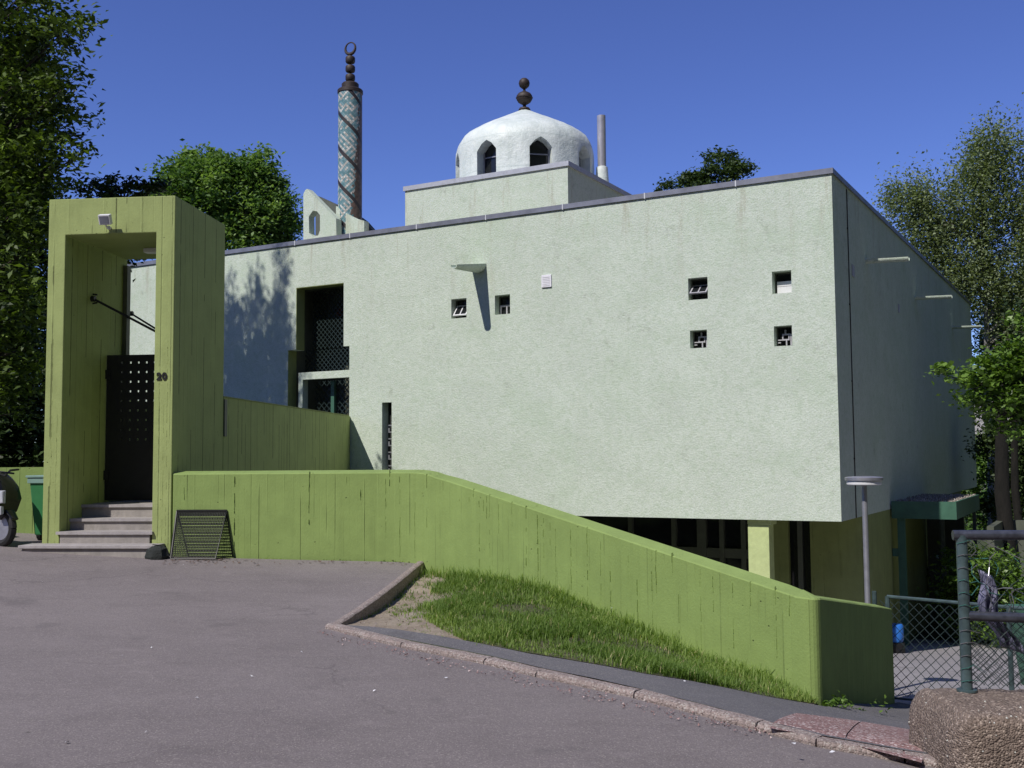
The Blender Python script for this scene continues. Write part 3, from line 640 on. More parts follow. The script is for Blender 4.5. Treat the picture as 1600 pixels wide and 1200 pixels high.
# window fillings (recess .19)
WD=.19
def barbox(mb,u0,u1,z0,z1,w0,w1,mi=0): mb.box((u0,w0,z0),(u1,w1,z1),mi)
for (u0,u1,z0,z1,kd) in wins:
    g_=.004;t=.022;mb=MB(BF); fm=m_dgf
    for q in ((u0+g_,u0+t,z0+g_,z1-g_),(u1-t,u1-g_,z0+g_,z1-g_),(u0+t,u1-t,z0+g_,z0+t),(u0+t,u1-t,z1-t,z1-g_)): barbox(mb,*q,WD,WD+.05)
    um=(u0+u1)/2;zm=(z0+z1)/2
    if kd=='transom': barbox(mb,u0+t,u1-t,zm-.02,zm+.015,WD,WD+.045,1);barbox(mb,um-.015,um+.015,z0+t,zm-.02,WD,WD+.045,1); barbox(mb,u0+t+.001,u0+t+.025,z0+t,zm-.021,WD+.002,WD+.045,1);barbox(mb,u1-t-.02,u1-t-.001,z0+t,zm-.021,WD+.002,WD+.045,1)
    if kd=='lattice':
        a=um-.01;b=z0+.12
        for q in ((a-.05,a+.09,b+.10,b+.125),(a-.05,a+.09,b+.0,b+.025),(a-.05,a-.028,b+.025,b+.10),(a+.068,a+.09,b+.025,b+.10),(u0+t,a-.05,b+.0,b+.02),(a+.02,a+.042,z0+t,b),(a+.09,u1-t,b+.1,b+.12),(a+.0,a+.022,b+.125,b+.20),(u0+t,a-.08,b-.05,b-.03),(u1-.075,u1-.05,z0+t,b+.10)):
            barbox(mb,*q,WD-.03,WD+.02,1)
        mb.m=[1 if x else 0 for x in mb.m]
    w_=mb.build('window',[m_dgf,m_greyf],mosque)
    mb=MB(BF);barbox(mb,u0+g_,u1-g_,z0+g_,z1-g_,WD+.06,WD+.07);mb.build('pane',m_glass,w_)
    if kd=='blind':
        mb=MB(BF);barbox(mb,u0+t+.02,u1-t,z0+t,zm-.06,WD+.01,WD+.03);barbox(mb,u0+t+.02,u1-t,zm-.052,zm+.04,WD+.01,WD+.03);mb.build('blind',m_white,w_)
    if kd.startswith('pivot'):
        ang=math.radians(38 if kd=='pivot' else 52); hh=.155;zc=zm-.035 if kd=='pivot' else zm-.0; wc=WD-.06 if kd=='pivot' else WD-.08
        sf=Fr(BF((um,wc,zc)),fx,fn*math.cos(ang)+Z*math.sin(ang)*1.0,Z*math.cos(ang)-fn*math.sin(ang)*-1.0)
        sf=Fr(BF((um,wc,zc)),fx,np.cross(Z*math.cos(ang)+fn*math.sin(ang),fx)*1.0,Z*math.cos(ang)+fn*math.sin(ang))
        hw=(u1-u0)/2-.026
        mb=MB(sf)
        for q in ((-hw,-hw+.028,-hh,hh),(hw-.028,hw,-hh,hh),(-hw+.028,hw-.028,-hh,-hh+.03),(-hw+.028,hw-.028,hh-.03,hh),(-.012,.012,-hh+.03,hh-.03)): mb.box((q[0],-.015,q[2]),(q[1],.015,q[3]))
        s_=mb.build('sash',m_white if kd=='pivot' else m_greyf,w_)
        mb=MB(sf);mb.box((-hw+.02,-.003,-hh+.02),(hw-.02,.003,hh-.02));mb.build('sash_pane',m_glass,w_)
# slot window with ornamental blocks
u0,u1,z0,z1=slot;mb=MB(BF);mb.box((u0+.003,.24,z0),(u1-.003,.26,z1-.003));sw=mb.build('window',m_dark,mosque)
mb=MB(BF);z=z0+.1;i=0
while z<z1-.42:
    mb.box((u0+.09,.12,z),(u1-.004,.17,z+.028)); 
    mb.box((u0+.09+(.10 if i%2 else 0),.12,z+.03),(u0+.125+(.10 if i%2 else 0),.17,z+.11))
    mb.box((u1-.05,.12,z+.03),(u1-.004,.17,z+.14)); z+=.155;i+=1
mb.build('ornament_grille',m_galv,sw)
# porch recess behind the stepped opening
mb=MB(BF);U0_,U1_=-13.13,-11.245
DP=1.5
mb.box((U0_-.15,.301,.9),(U0_-.001,DP,6.0));mb.box((U1_+.001,.301,.9),(U1_+.15,DP,6.0));mb.box((U0_-.15,DP+.001,.9),(U1_+.15,DP+.1,6.0));mb.box((U0_,.301,5.79),(U1_,DP,5.9));mb.box((U0_,.301,.9),(U1_,DP,.99))
mb.build('porch_wall',m_dgf,mosque)
mb=MB(BF);mb.box((-13.05,.10,3.52),(-11.25,.30-.0,3.70)) if False else None
mb.box((-12.93,.16,3.52),(-11.25,.36,3.695));mb.box((-12.93,.161,1.0),(-12.80,.359,3.519)) ;mb.build('porch_beam',m_stucco,mosque)
# shorten: lower end of the post hidden by the bridge wall
def lattice(mb,u0,u1,z0,z1,w,s,th,fr):
    k=u0-(z1-z0)
    while k<u1:
        for sg in (1,-1):
            # line u=k+(z-z0) or mirrored
            pts=[]
            for z in (z0,z1):
                pts.append((k+(z-z0),z))
            (a,b),(c,d)=pts
            if a<u0: b+=u0-a;a=u0
            if c>u1: d-=c-u1;c=u1
            if b<d-.01:
                if sg<0: a,c=u0+u1-a,u0+u1-c
                P=np.array([(a,w+sg*th*.6,b),(c,w+sg*th*.6,d)]); mb.tube(P,th,4,caps=False,fr=fr)
        k+=s
mb=MB(BF);lattice(mb,-12.87,-11.43,4.3,5.75,.62,.13,.011,BF);lattice(mb,-13.1,-11.26,3.72,4.28,.62,.13,.011,BF);lattice(mb,-12.78,-11.26,1.1,3.5,.62,.16,.011,BF)
mb.build('porch_grille',m_wire,mosque,recalc=False)
mb=MB(BF);mb.box((-12.879,.004,4.25),(-12.866,.30,5.76));mb.box((-13.129,.004,1.0),(-13.116,.30,4.24));mb.box((-12.865,.004,5.75),(-11.421,.30,5.764));mb.build('opening_lining',m_lower,mosque)
mb=MB(BF);mb.box((-12.2,.50,1.0),(-12.10,.58,3.48));mb.build('porch_post',m_gpaint,mosque)
mb=MB(BF)
for i in range(14):
    for j in range(2): mb.box((-12.78+i*.105,DP-.06,5.22+j*.105),(-12.78+i*.105+.085,DP-.002,5.22+j*.105+.085))
mb.build('tile_frieze',m_orange,mosque)
mb=MB(BF);mb.box((-6.105,-.03,5.19),(-5.87,-.002,5.455))
vt=mb.build('vent_cover',m_vent,mosque,bevel=.006)
mb=MB(BF)
for i in range(6): mb.box((-6.07,-.036,5.22+i*.036),(-5.905,-.0305,5.24+i*.036))
mb.build('vent_slat',m_white,vt)
# rain spouts: half-round open gutters with a stout sleeve
def spout(frame,L,rad,name='rain_spout',m=None,flare=1.,drop=.03):
    mb=MB(frame); n=10;V=[];m_=7
    for i,(w,rr,dz) in enumerate(((0.0,rad*flare,0),(L*.5,rad*(1+flare)/2,-drop*.5),(L,rad,-drop))):
        for q in range(n+1):
            a=math.pi+math.pi*q/n; V.append((rr*math.cos(a),-w,dz+rr*math.sin(a)))
        for q in range(n+1):
            a=2*math.pi-math.pi*q/n; V.append(((rr-.014)*math.cos(a),-w,dz+(rr-.014)*math.sin(a)))
    k=2*(n+1)
    mb.add(V,[(i*k+j,(i+1)*k+j,(i+1)*k+(j+1)%k,i*k+(j+1)%k) for i in range(2) for j in range(k)]+[tuple(range(k)),tuple(2*k+j for j in range(k))[::-1]])
    return mb.build(name,m or m_stucco,mosque)
u,z=uz(748,413); spout(Fr(BF((u,0,z)),fx,fn),1.03,.085,flare=2.3,drop=.17)
for q,tip in (((1353,406),1421),((1430,464),1488),((1488,510),1534)):
    P=onplane(*q,C0,fx)
    L=[l for l in np.arange(.4,2.4,.02) if (lambda d:800+f*((d@R)/(d@F)))(P+fx*l-C)<tip]
    L=min(2.0,L[-1]) if L else 1.2
    spout(Fr(P,fn,-fx),L,.085)
# conduit and small plate on the side wall
mb=MB();P=onplane(1322,300,C0,fx);mb.tube([np.array([P[0],P[1],BOT])+fx*.012,np.array([P[0],P[1],ROOF-.1])+fx*.012],.010,6)
for z in (1.5,3,4.5,6): mb.box((-.02,-.03,z),(.02,.02,z+.03),fr=Fr((P[0],P[1],0),fx,fn))
mb.build('conduit',m_iron,mosque)
for q in (((.002,1.55,5.12),(.02,1.75,5.35)),((.002,6.8,5.0),(.02,6.95,5.2))): mb=MB(BF);mb.box(*q);mb.build('wall_plate',m_greyf,mosque)
# lower storey, set back
SB=1.8
mb=MB(BF);mb.box((-12,SB,-2.1),(-3.9,SB+.2,BOT-.002));
GZ=-1.9
mb2=MB(BF)
ub=[(-11,-3.9)]
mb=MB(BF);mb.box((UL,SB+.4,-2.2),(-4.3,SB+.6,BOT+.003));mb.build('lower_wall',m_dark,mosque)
mb=MB(BF)
P_=lambda x,w:uz(x,850,w)[0]
u_a=P_(1232,SB);u_b=P_(1266,SB);u_p0=P_(1208,SB)
mb.box((u_b,SB,-3),(-.003,SB+.25,BOT+.003));mb.box((-.25,SB+.2501,-3),(-.003,SB+16,BOT+.003));mb.box((u_a-.45,SB,-2.2),(u_a,SB+.25,BOT+.003));
mb.build('lower_wall',m_lower,mosque)
mb=MB(BF);mb.add([(-.002,SB+.02,-2.2),(.28,SB+.02,-2.2),(.0,SB+.02,BOT),(-.002,SB+.22,-2.2),(.28,SB+.22,-2.2),(.0,SB+.22,BOT)],[(0,1,2),(5,4,3),(0,3,4,1),(1,4,5,2),(2,5,3,0)]);mb.build('buttress',m_lower,mosque)
mb=MB(BF);mb.box((u_a,SB+.12,-2.2),(u_b,SB+.15,BOT));mb.build('window',m_glass,mosque)
mb=MB(BF);um=(u_a+u_b)/2;mb.box((um-.05,SB+.05,-2.2),(um+.05,SB+.119,BOT));mb.build('mullion',m_dgf,mosque)
# glazed band with mullions left of the pillar
uL=P_(905,SB)-.4;uR=u_a-.452
mb=MB(BF);mb.box((uL,SB+.15,-1.6),(uR,SB+.17,BOT));wb=mb.build('window',m_glass,mosque)
mb=MB(BF)
for x in (985,1053,1098,1128,1162): u=P_(x,SB);w=.07 if x!=1098 else .14;mb.box((u-w,SB+.04,-1.6),(u+w*.4,SB+.149,BOT+.002))
mb.box((uL,SB+.06,-.55),(uR,SB+.1495,-.35));mb.build('mullion',m_dgf,wb)
u0=P_(1000,SB-.5);u1=P_(1080,SB-.5);mb=MB(BF);mb.box((u0,SB-.55,BOT-.06),(u1,SB-.45,BOT-.003));mb.build('tube_lamp',m_greyf,mosque)
# pillar in sun
ua,_=uz(1172,850,.25);ub_,_=uz(1209,850,.25)
mb=MB(BF);mb.box((ua,.12,-2.2),(ub_-.05,.45,BOT-.10));mb.box((ua,.10,BOT-.10),(ub_-.0,.5,BOT-.003));mb.build('pillar',m_yel,mosque,bevel=.015)
# roof plinth
BS=3.0; bu0=uz(633,292,BS)[0];bu1=uz(887,255,BS)[0];bz=uz(760,273,BS)[1]
Pr=onplane(985,303,BF((bu1,BS,bz)),fx); bd=float((Pr-BF((bu1,BS,0)))@fn); bd=max(4.8,min(bd,7))
mb=MB(BF);mb.box((bu0,BS,ROOF-.3),(bu1,BS+bd,bz-.05));pl=mb.build('roof_plinth',m_stucco,mosque)
mb=MB(BF);mb.box((bu0-.04,BS-.04,bz-.05),(bu1+.04,BS+bd+.04,bz+.02));mb.box((bu0-.04,BS-.04,bz-.10),(bu1+.04,BS-.002,bz-.0502));mb.box((bu1+.002,BS-.001,bz-.10),(bu1+.04,BS+bd+.04,bz-.0502));mb.build('plinth_flashing',m_capl,pl)

# dome: twelve-sided drum running into a tent-shaped vault
dw=BS+bd/2
DU=(uz(716,250,dw)[0]+uz(932,230,dw)[0])/2
_a=onplane(716,250,FP+fn*dw,fn);_b=onplane(932,230,FP+fn*dw,fn)
dc=BF((DU,dw,bz)); dpt=float((dc-C)@F); DR=216/2/f*dpt
apx=C+ray(823,168)*(dpt/(ray(823,168)@F)); HT=apx[2]-bz
NS=16; _tv=math.atan2((C-dc)[1],(C-dc)[0]); a0=_tv+math.radians(12.8)-math.pi/NS
spr=1.6
def zpix(y): q=ray(823,y); return (C+q*(dpt/(q@F)))[2]-bz
zsh=zpix(213)
prof=[(1.0,-.4),(1.0,zpix(250)),(.995,zpix(240)),(.97,zpix(230)),(.92,zpix(221.5)),(.85,zpix(214.5)),(.75,zpix(207.5)),(.60,zpix(199)),(.45,zpix(191)),(.30,zpix(183)),(.17,zpix(176)),(.08,zpix(171)),(.03,HT)]
mb=MB();V=[];SUB=4;nn_=NS*SUB
def poly_r(t,w): # blend of polygon and circle radius
    a=(t-a0)%(2*math.pi/NS)-math.pi/NS; return (1-w)+w*math.cos(math.pi/NS)/math.cos(a)
WU=[];
for i,(r,z) in enumerate(prof):
    for q in range(nn_):
        t=a0+2*math.pi*q/nn_; rr=DR*r*poly_r(t,.65 if i<6 else .4)*1.005; V.append((dc[0]+rr*math.cos(t),dc[1]+rr*math.sin(t),bz+z+random.uniform(-.008,.008)))
Fs=[]
for i in range(len(prof)-1):
    for q in range(nn_):
        Fs.append((i*nn_+q,i*nn_+(q+1)%nn_,(i+1)*nn_+(q+1)%nn_,(i+1)*nn_+q))
mb.add(V,Fs); dome=mb.build('dome',m_stucco_dome,mosque,smooth=True)
# arched windows cut by a boolean, then lined
facew=2*DR*math.sin(math.pi/NS)
angs=[]
for k in range(NS):
    t=a0+2*math.pi*(k+.5)/NS; angs.append(t)
zw0=.02;zw1=zpix(243)
mbc=MB(); wn=[]
ww=.30
for k,t in enumerate(angs):
    if k%2==1: continue
    er=np.array([math.cos(t),math.sin(t),0]);et=np.array([-math.sin(t),math.cos(t),0])
    fr=Fr((dc[0]+er[0]*DR*.97,dc[1]+er[1]*DR*.97,bz),et,-er)
    poly=[(-ww,zw0),(ww,zw0),(ww,zw1-.27),(ww*.5,zw1-.09),(0,zw1),(-ww*.5,zw1-.09),(-ww,zw1-.27)]
    mbc.prism(poly,-.5,.38,fr=fr); wn.append((fr,poly))
cut=mbc.build('cutter',m_stucco_dome)
md=dome.modifiers.new('b','BOOLEAN');md.operation='DIFFERENCE';md.solver='EXACT';md.object=cut
off=OFF[mosque.name]; cut.location=(0,0,0); cut.parent=None
bpy.context.view_layer.update()
ev=dome.evaluated_get(bpy.context.evaluated_depsgraph_get()); nm=bpy.data.meshes.new_from_object(ev); dome.modifiers.clear(); dome.data=nm
bpy.data.objects.remove(cut)
for fr,poly in wn:
    mb=MB(fr);mb.box((-ww-.02,.30,zw0),(ww+.02,.33,zw1));w_=mb.build('window',m_glass,dome)
    mb=MB(fr);mb.box((-ww,.26,(zw0+zw1)*.62),(ww,.29,(zw0+zw1)*.62+.03));mb.box((-ww,.26,zw0),(-ww+.04,.29,zw1-.2));mb.box((ww-.04,.26,zw0),(ww,.29,zw1-.2))
    for v_ in (0,): mb.m=mb.m
    q=mb.build('glazing_bar',m_galv,dome)
# finial of the dome
def H(y): return zpix(y)
s=dpt/f
mb=MB();c_=(dc[0],dc[1],bz)
mb.lathe(c_,[(.001,H(170)),(.17,H(169)),(.14,H(166)),(.05,H(164.5)),(.045,H(161)),(.09,H(159.5)),(.17,H(156.5)),(.215,H(152.5)),(.22,H(150.5)),(.235,H(150)),(.235,H(148.8)),(.22,H(148.4)),(.215,H(146)),(.17,H(142.5)),(.09,H(140)),(.04,H(138.5)),(.035,H(135)),(.08,H(133.7)),(.135,H(130.5)),(.155,H(126)),(.135,H(121.5)),(.08,H(118.5)),(.001,H(117.5))],20)
mb.build('finial',m_iron,dome,smooth=True)
# steel flue and collar
P=BF((0,0,0)); fw=dw+.6; fu,_=uz(940,220,fw); fzt=uz(940,181,fw)[1]; fsc=float((BF((fu,fw,10))-C)@F)/f
mb=MB();cc=BF((fu,fw,0));mb.lathe(cc,[(6.3*fsc,6.6),(6.8*fsc,fzt-.45),(6.8*fsc,fzt-.0),(6.1*fsc,fzt),(5.9*fsc,fzt-.6)],20);zc=uz(940,262,fw)[1]
mb.build('flue_pipe',m_steel,mosque,smooth=True)
mb=MB();mb.lathe(cc,[(11*fsc,6.6),(11*fsc,zc-.5),(9*fsc,zc),(7*fsc,zc+.02)],20);mb.build('flue_collar',m_stucco_dome,mosque,smooth=True)
# minaret
MW=2.2; mu,_=uz(547,250,MW); mc=BF((mu,MW,0)); md_=float((mc+Z*8-C)@F); ms=md_/f; MR=18.7*ms
def mzt(y): q=ray(547,y); return float((C+q*(md_/(q@F)))[2])
z0=ROOF-.4;z1=mzt(139)
tv=math.atan2((C-mc)[1],(C-mc)[0])
def mosaic(n,b):
    P=n.sep(n.pos()); dx=n.math('SUBTRACT',P[0],float(mc[0]));dy=n.math('SUBTRACT',P[1],float(mc[1]))
    # angle measured from the camera-facing side, positive to the right
    c_,s_=math.cos(tv),math.sin(tv)
    u_=n.math('ADD',n.math('MULTIPLY',dx,c_),n.math('MULTIPLY',dy,s_)); v_=n.math('SUBTRACT',n.math('MULTIPLY',dy,c_),n.math('MULTIPLY',dx,s_))
    th=n.math('ARCTAN2',v_,u_); arc=n.math('MULTIPLY',th,float(MR/ms)); h=n.math('DIVIDE',P[2],float(ms))
    p=n.math('MULTIPLY',n.math('ADD',arc,h),.7071); q=n.math('MULTIPLY',n.math('SUBTRACT',arc,h),.7071)
    T=3.3
    pt=n.math('DIVIDE',p,T);qt=n.math('DIVIDE',q,T); pi_=n.math('FLOOR',pt);qi=n.math('FLOOR',qt)
    md=lambda a,k:n.math('FLOORED_MODULO',a,k)
    eq=lambda a,k:n.math('COMPARE',a,k,.1)
    m1=md(pi_,4);m2=md(qi,4); wb4=n.n('TexWhiteNoise',noise_dimensions='2D');n.l(n.comb(n.math('FLOOR',n.math('DIVIDE',pi_,4)),n.math('FLOOR',n.math('DIVIDE',qi,4)),0),wb4.inputs['Vector']);par=n.math('GREATER_THAN',wb4.outputs['Value'],.5)
    w=n.math('ADD',n.math('MULTIPLY',eq(m1,0),eq(par,1)),n.math('MULTIPLY',eq(m2,0),eq(par,0)),clamp=True)
    w=n.math('MAXIMUM',w,n.math('MULTIPLY',eq(m1,2),n.math('MULTIPLY',n.math('GREATER_THAN',m2,.5),eq(par,1))))
    w=n.math('MAXIMUM',w,n.math('MULTIPLY',eq(m2,2),n.math('MULTIPLY',n.math('GREATER_THAN',m1,1.5),eq(par,0))))
    o=n.n('TexWhiteNoise',noise_dimensions='2D');n.l(n.comb(pi_,qi,0),o.inputs['Vector']);r=o.outputs['Value']
    tq=n.mix(r,(.07,.21,.24),(.24,.40,.44)); wh=n.mix(r,(.38,.37,.33),(.70,.70,.66))
    c=n.mix(w,tq,wh)
    gx=n.math('MINIMUM',n.math('FRACT',pt),n.math('FRACT',qt)); c=n.mix(n.math('MULTIPLY',n.math('LESS_THAN',gx,.14),.6),c,(.12,.11,.10))
    dk=n.math('LESS_THAN',n.math('FRACT',n.math('DIVIDE',p,39.0)),.14)
    # tiles lost at lower right: brown brick, carried up the right side for its shade
    hh=n.math('DIVIDE',n.math('SUBTRACT',P[2],float(z0)),float(z1-z0))
    lim=n.math('ADD',n.math('MULTIPLY',n.step(hh,.25,1.0),.95),.05)
    e=n.math('ADD',n.math('SUBTRACT',th,lim),n.math('MULTIPLY',n.math('SUBTRACT',r,.5),.35))
    bare=n.math('MULTIPLY',n.math('GREATER_THAN',e,0),n.math('LESS_THAN',th,2.6))
    br=n.mix(r,(.075,.05,.04),(.15,.10,.08)); c=n.mix(bare,c,br)
    c=n.mix(dk,c,(.035,.028,.03))
    n.l(c,b.inputs['Base Color']); b.inputs['Roughness'].default_value=.5; n.bump(b,n.math('GREATER_THAN',gx,.14),.006,.8)
m_mos=mat('mosaic_tiles',mosaic)
mb=MB();mb.lathe((mc[0],mc[1],0),[(MR,z0),(MR,z0+1),(MR,z1)],48)
mina=mb.build('minaret',m_mos,mosque,smooth=True)
mb=MB();c_=(mc[0],mc[1],0)
mb.lathe(c_,[(MR*.99,mzt(143)),(MR*1.07,mzt(142)),(MR*1.07,mzt(137.5)),(MR*1.0,mzt(136)),(MR*.72,mzt(135)),(MR*.72,mzt(127)),(MR*.62,mzt(125)),(MR*.3,mzt(124)),(.001,mzt(123.6))],28);cp_=mb.build('minaret_cap',m_iron,mina,smooth=True)
mb=MB();pr=[(.04,mzt(124))]
for y in (116.5,102,87.4):
    a_=ms; pr+=[(1.8*a_,mzt(y+6.4)),(4*a_,mzt(y+5.5)),(6.6*a_,mzt(y+5)),(7.8*a_,mzt(y+2.8)),(7.8*a_,mzt(y-2.8)),(6.6*a_,mzt(y-5)),(4*a_,mzt(y-5.5)),(1.8*a_,mzt(y-6.4))]
pr+=[(.035,mzt(77)),(.001,mzt(77))]
mb.lathe(c_,[(r*.98,z) for r,z in pr],18)
# crescent ring, seen nearly edge on
cz=mzt(68.5);cr=9.3*ms; ex=(np.array([math.cos(tv+1.0),math.sin(tv+1.0),0]))
ang=np.linspace(-math.pi/2+.0,1.5*math.pi,29); pts=[np.array(c_)+Z*cz+ex*cr*math.cos(a)*.98+Z*cr*math.sin(a) for a in ang]
mb.tube(pts,[.045-.028*abs(math.sin(a/2+math.pi/4))**2 for a in ang],8)
mb.build('finial',m_iron,mina,smooth=True)
# pointed panels (star lantern) behind the minaret
def trace(pts,w): return [uz(x,y,w) for x,y in pts]
lan=None
mb=MB(BF)
w=1.6
outer=trace([(474,420),(474,303),(477,297),(480,295),(525,341),(527,420)],w)
hexa=trace([(482.5,338),(489,329),(495,330),(500,336),(500,360),(497,368),(488,369),(483,364)],w)
def plate(mb,outer,hole,w,t,fr):
    V=[Vector(p) for p in outer+hole];n=len(outer);k=len(hole)
    E=[(i,(i+1)%n) for i in range(n)]+[(n+i,n+(i+1)%k) for i in range(k)]
    vs,_,fs,*_r=delaunay_2d_cdt(V,E,[],0,1e-6)
    def inh(c,hp):
        r=False
        for i in range(len(hp)):
            a,b=hp[i],hp[i-1]
            if (a.y>c[1])!=(b.y>c[1]) and c[0]<(b.x-a.x)*(c[1]-a.y)/(b.y-a.y)+a.x: r=not r
        return r
    hp=[Vector(p) for p in hole];op_=[Vector(p) for p in outer]
    cen=lambda q:(sum(vs[i].x for i in q)/len(q),sum(vs[i].y for i in q)/len(q))
    fs=[q for q in fs if inh(cen(q),op_) and not inh(cen(q),hp)]
    m=len(vs);P=[(v.x,w,v.y) for v in vs]+[(v.x,w+t,v.y) for v in vs]
    cnt={}
    for q in fs:
        for i in range(len(q)): e=(q[i],q[(i+1)%len(q)]);cnt[e]=1
    sides=[(a,b,b+m,a+m) for a,b in cnt if (b,a) not in cnt]
    mb.add(P,[tuple(q) for q in fs]+[tuple(i+m for i in q)[::-1] for q in fs]+sides,0,fr)
plate(mb,outer,hexa,w,.22,BF)
mb.build('pointed_screen',m_stucco,mosque)
mb=MB(BF)
o1=trace([(493,420),(493,305),(526,320),(540,420)],2.7); mb.prism(o1,2.7,2.95)
mb.build('pointed_screen',m_dgf,mosque)  # side panel of the ring, its shade put into a dark colour
mb=MB(BF);o2=trace([(517,420),(517,317),(525,312),(541,340),(569,346),(569,420)],2.0)
mb.prism(trace([(525,420),(525,322),(552,340),(569,345),(569,420)],1.9),1.9,2.1);mb.build('pointed_screen',m_stucco,mosque)
mb=MB(BF);mb.prism(trace([(560,420),(560,338),(569,345),(584,362),(590,420)],2.8),2.8,3.0);mb.build('pointed_screen',m_dgf,mosque)  # right side panel, likewise coloured dark for its shade
# ------------------------------------------------------------------ canopy at the right corner
cq_=onplane(1391,783,C0+fx*.01,fx); cz1=float(cq_[2]); cwf=float((cq_-C0)@fn); CW=cwf
cu1=uz(1494,783,cwf)[0]; cdep=float((onplane(1530,770,C0+fx*cu1,fx)-C0)@fn)-cwf; print('canopy',cz1,cwf,cu1,cdep); cdep=max(2.5,min(cdep,8))
canopy=thing('canopy',BF((cu1/2,cwf+1,-1.7)),'dark green framed entrance canopy with gravel roof at the building corner','canopy')
fh=.38
mb=MB(BF);mb.box((.03,cwf,cz1-fh),(cu1,cwf+.05,cz1));mb.box((cu1-.05,cwf+.0501,cz1-fh),(cu1,cwf+cdep,cz1));mb.box((.03,cwf+cdep-.05,cz1-fh),(cu1-.0501,cwf+cdep,cz1));mb.build('fascia',m_gpaint,canopy)
mb=MB(BF);mb.box((.03,cwf+.051,cz1-.2),(cu1-.051,cwf+cdep-.051,cz1-.03));mb.build('roof',m_gravel,canopy)
g_=MB(BF)
for i in range(900):
    u=random.uniform(.05,cu1-.05);w=random.uniform(cwf+.06,cwf+cdep-.07);r=random.uniform(.012,.03);z=cz1-.03
    g_.add([(u-r,w,z),(u,w-r,z),(u+r,w,z),(u,w+r,z),(u,w,z+r*1.6+.02)],[(0,1,4),(1,2,4),(2,3,4),(3,0,4)])
gv=g_.build('roof_gravel',m_gravel,canopy); gv['kind']='stuff'
pf=atz(1408,985,zy(6.5,18))-C0
pu=uz(1411,900,cwf+.1)[0]
mb=MB(BF);mb.box((pu-.08,cwf+.06,-2.9),(pu+.08,cwf+.17,cz1-fh));mb.build('post',m_gpaint,canopy)
mb=MB(BF);mb.box((.01,cwf+.07,cz1-1.22),(pu-.081,cwf+.15,cz1-1.05));mb.build('cross_rail',m_gpaint,canopy)
mb=MB(BF);mb.box((.03,CW-.2,cz1-.30),(pu,cwf-.002,cz1-.02)) if False else None
for u,w in ((cu1-.12,cwf+cdep-.2),(pu+.5,cwf+cdep*.6),(pu+.25,cwf+cdep-.25)):
    mb=MB(BF);mb.box((u-.04,w,-3.2),(u+.04,w+.08,cz1-fh));mb.build('post',m_fpost,canopy)
# lower storey wing coloured dark for the shade under the canopy, with a gap to the garden
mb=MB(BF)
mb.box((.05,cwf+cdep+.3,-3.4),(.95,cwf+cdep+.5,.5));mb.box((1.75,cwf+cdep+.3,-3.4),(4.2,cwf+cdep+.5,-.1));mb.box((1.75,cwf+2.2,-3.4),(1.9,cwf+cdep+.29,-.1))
aw=mb.build('lower_wing',m_dgf);tag(aw,'lower storey wall under the green canopy, coloured dark for shade','shed')
# bin bags and things in the shade
bp=atd(1396,1000,21.5);zz=zy(bp[0],bp[1])
mb=MB();mb.lathe((bp[0]+.05,bp[1],zz),[(.13,.22),(.15,.28),(.15,.52),(.13,.56),(.001,.58)],16);
q=mb.build('blue_drum',m_blue,smooth=True);tag(q,'small blue plastic tub on a dark stand behind the end of the green wall','tub');q.name='plastic_tub'
mb=MB();mb.lathe((bp[0]+.05,bp[1],zz),[(.18,-.1),(.17,.21),(.001,.215)],10);tag(mb.build('stand',m_black),'dark stand under the small blue tub','stand')
# ------------------------------------------------------------------ lamp post
LH=atd(1350,751,13.6); gz=zy(LH[0],LH[1])
lamp=thing('lamp_post',(LH[0],LH[1],gz),'slim grey lamp post with flat round head behind the green wall','street lamp')
mb=MB();top=LH[2]
mb.lathe((LH[0],LH[1],0),[(.055,gz),(.05,gz+.9),(.036,gz+.95),(.034,top-.02)],14);mb.build('pole',m_galv,lamp,smooth=True)
mb=MB();mb.lathe((LH[0],LH[1],0),[(.001,top-.055),(.20,top-.055),(.215,top-.045),(.215,top+.005),(.15,top+.0)],28);mb.build('diffuser',m_white,lamp,smooth=True)
mb=MB();mb.lathe((LH[0],LH[1],0),[(.15,top-.0),(.228,top+.001),(.234,top+.006),(.234,top+.038),(.226,top+.046),(.12,top+.056),(.001,top+.058)],28);mb.build('lamp_head',m_galv,lamp,smooth=True)
# ------------------------------------------------------------------ wire fences
def mesh_wires(mb,fr,L,z0f,z1f,s,th,jit=0,gap=None,n=3):
    # diagonal wires between two heights (functions of u), s = diamond width
    zl=min(z0f(0),z0f(L))-.01;zh=max(z1f(0),z1f(L))+.01;H_=zh-zl
    k=-H_-s
    while k<L+s:
        for sg in (1,-1):
            pts=[]
            m=max(3,int(H_/(s/2)))
            for i in range(m+1):
                z=zl+H_*i/m; u=k+(H_*i/m) 
                if sg<0: u=L-u
                if 0<=u<=L and z0f(u)<=z<=z1f(u) and not(gap and gap(u,z)): pts.append((u+random.uniform(-jit,jit),sg*th*.9+random.uniform(-jit,jit)*2,z+random.uniform(-jit,jit)))
                else:
                    if len(pts)>1: mb.tube(pts,th,n,caps=False,fr=fr)
                    pts=[]
            if len(pts)>1: mb.tube(pts,th,n,caps=False,fr=fr)
        k+=s
fa=np.array([ENDW[0]-.12,ENDW[1]+.25,0]); 
fb=atz(1600,950,-.1);fb=fb+(fb-atz(1400,937,-.1))*.9
fd=fb-fa;fd[2]=0;FL=np.linalg.norm(fd);fd/=FL;fnn=np.array([-fd[1],fd[0],0]);FF=Fr((fa[0],fa[1],0),fd,fnn)
zt0=float(onplane(1388,932,fa,fnn)[2]);zt1=float(onplane(1590,950,fa,fnn)[2]);ut1=float((onplane(1590,950,fa,fnn)-fa)@fd)
ztop=lambda u:zt0+(zt1-zt0)*u/ut1
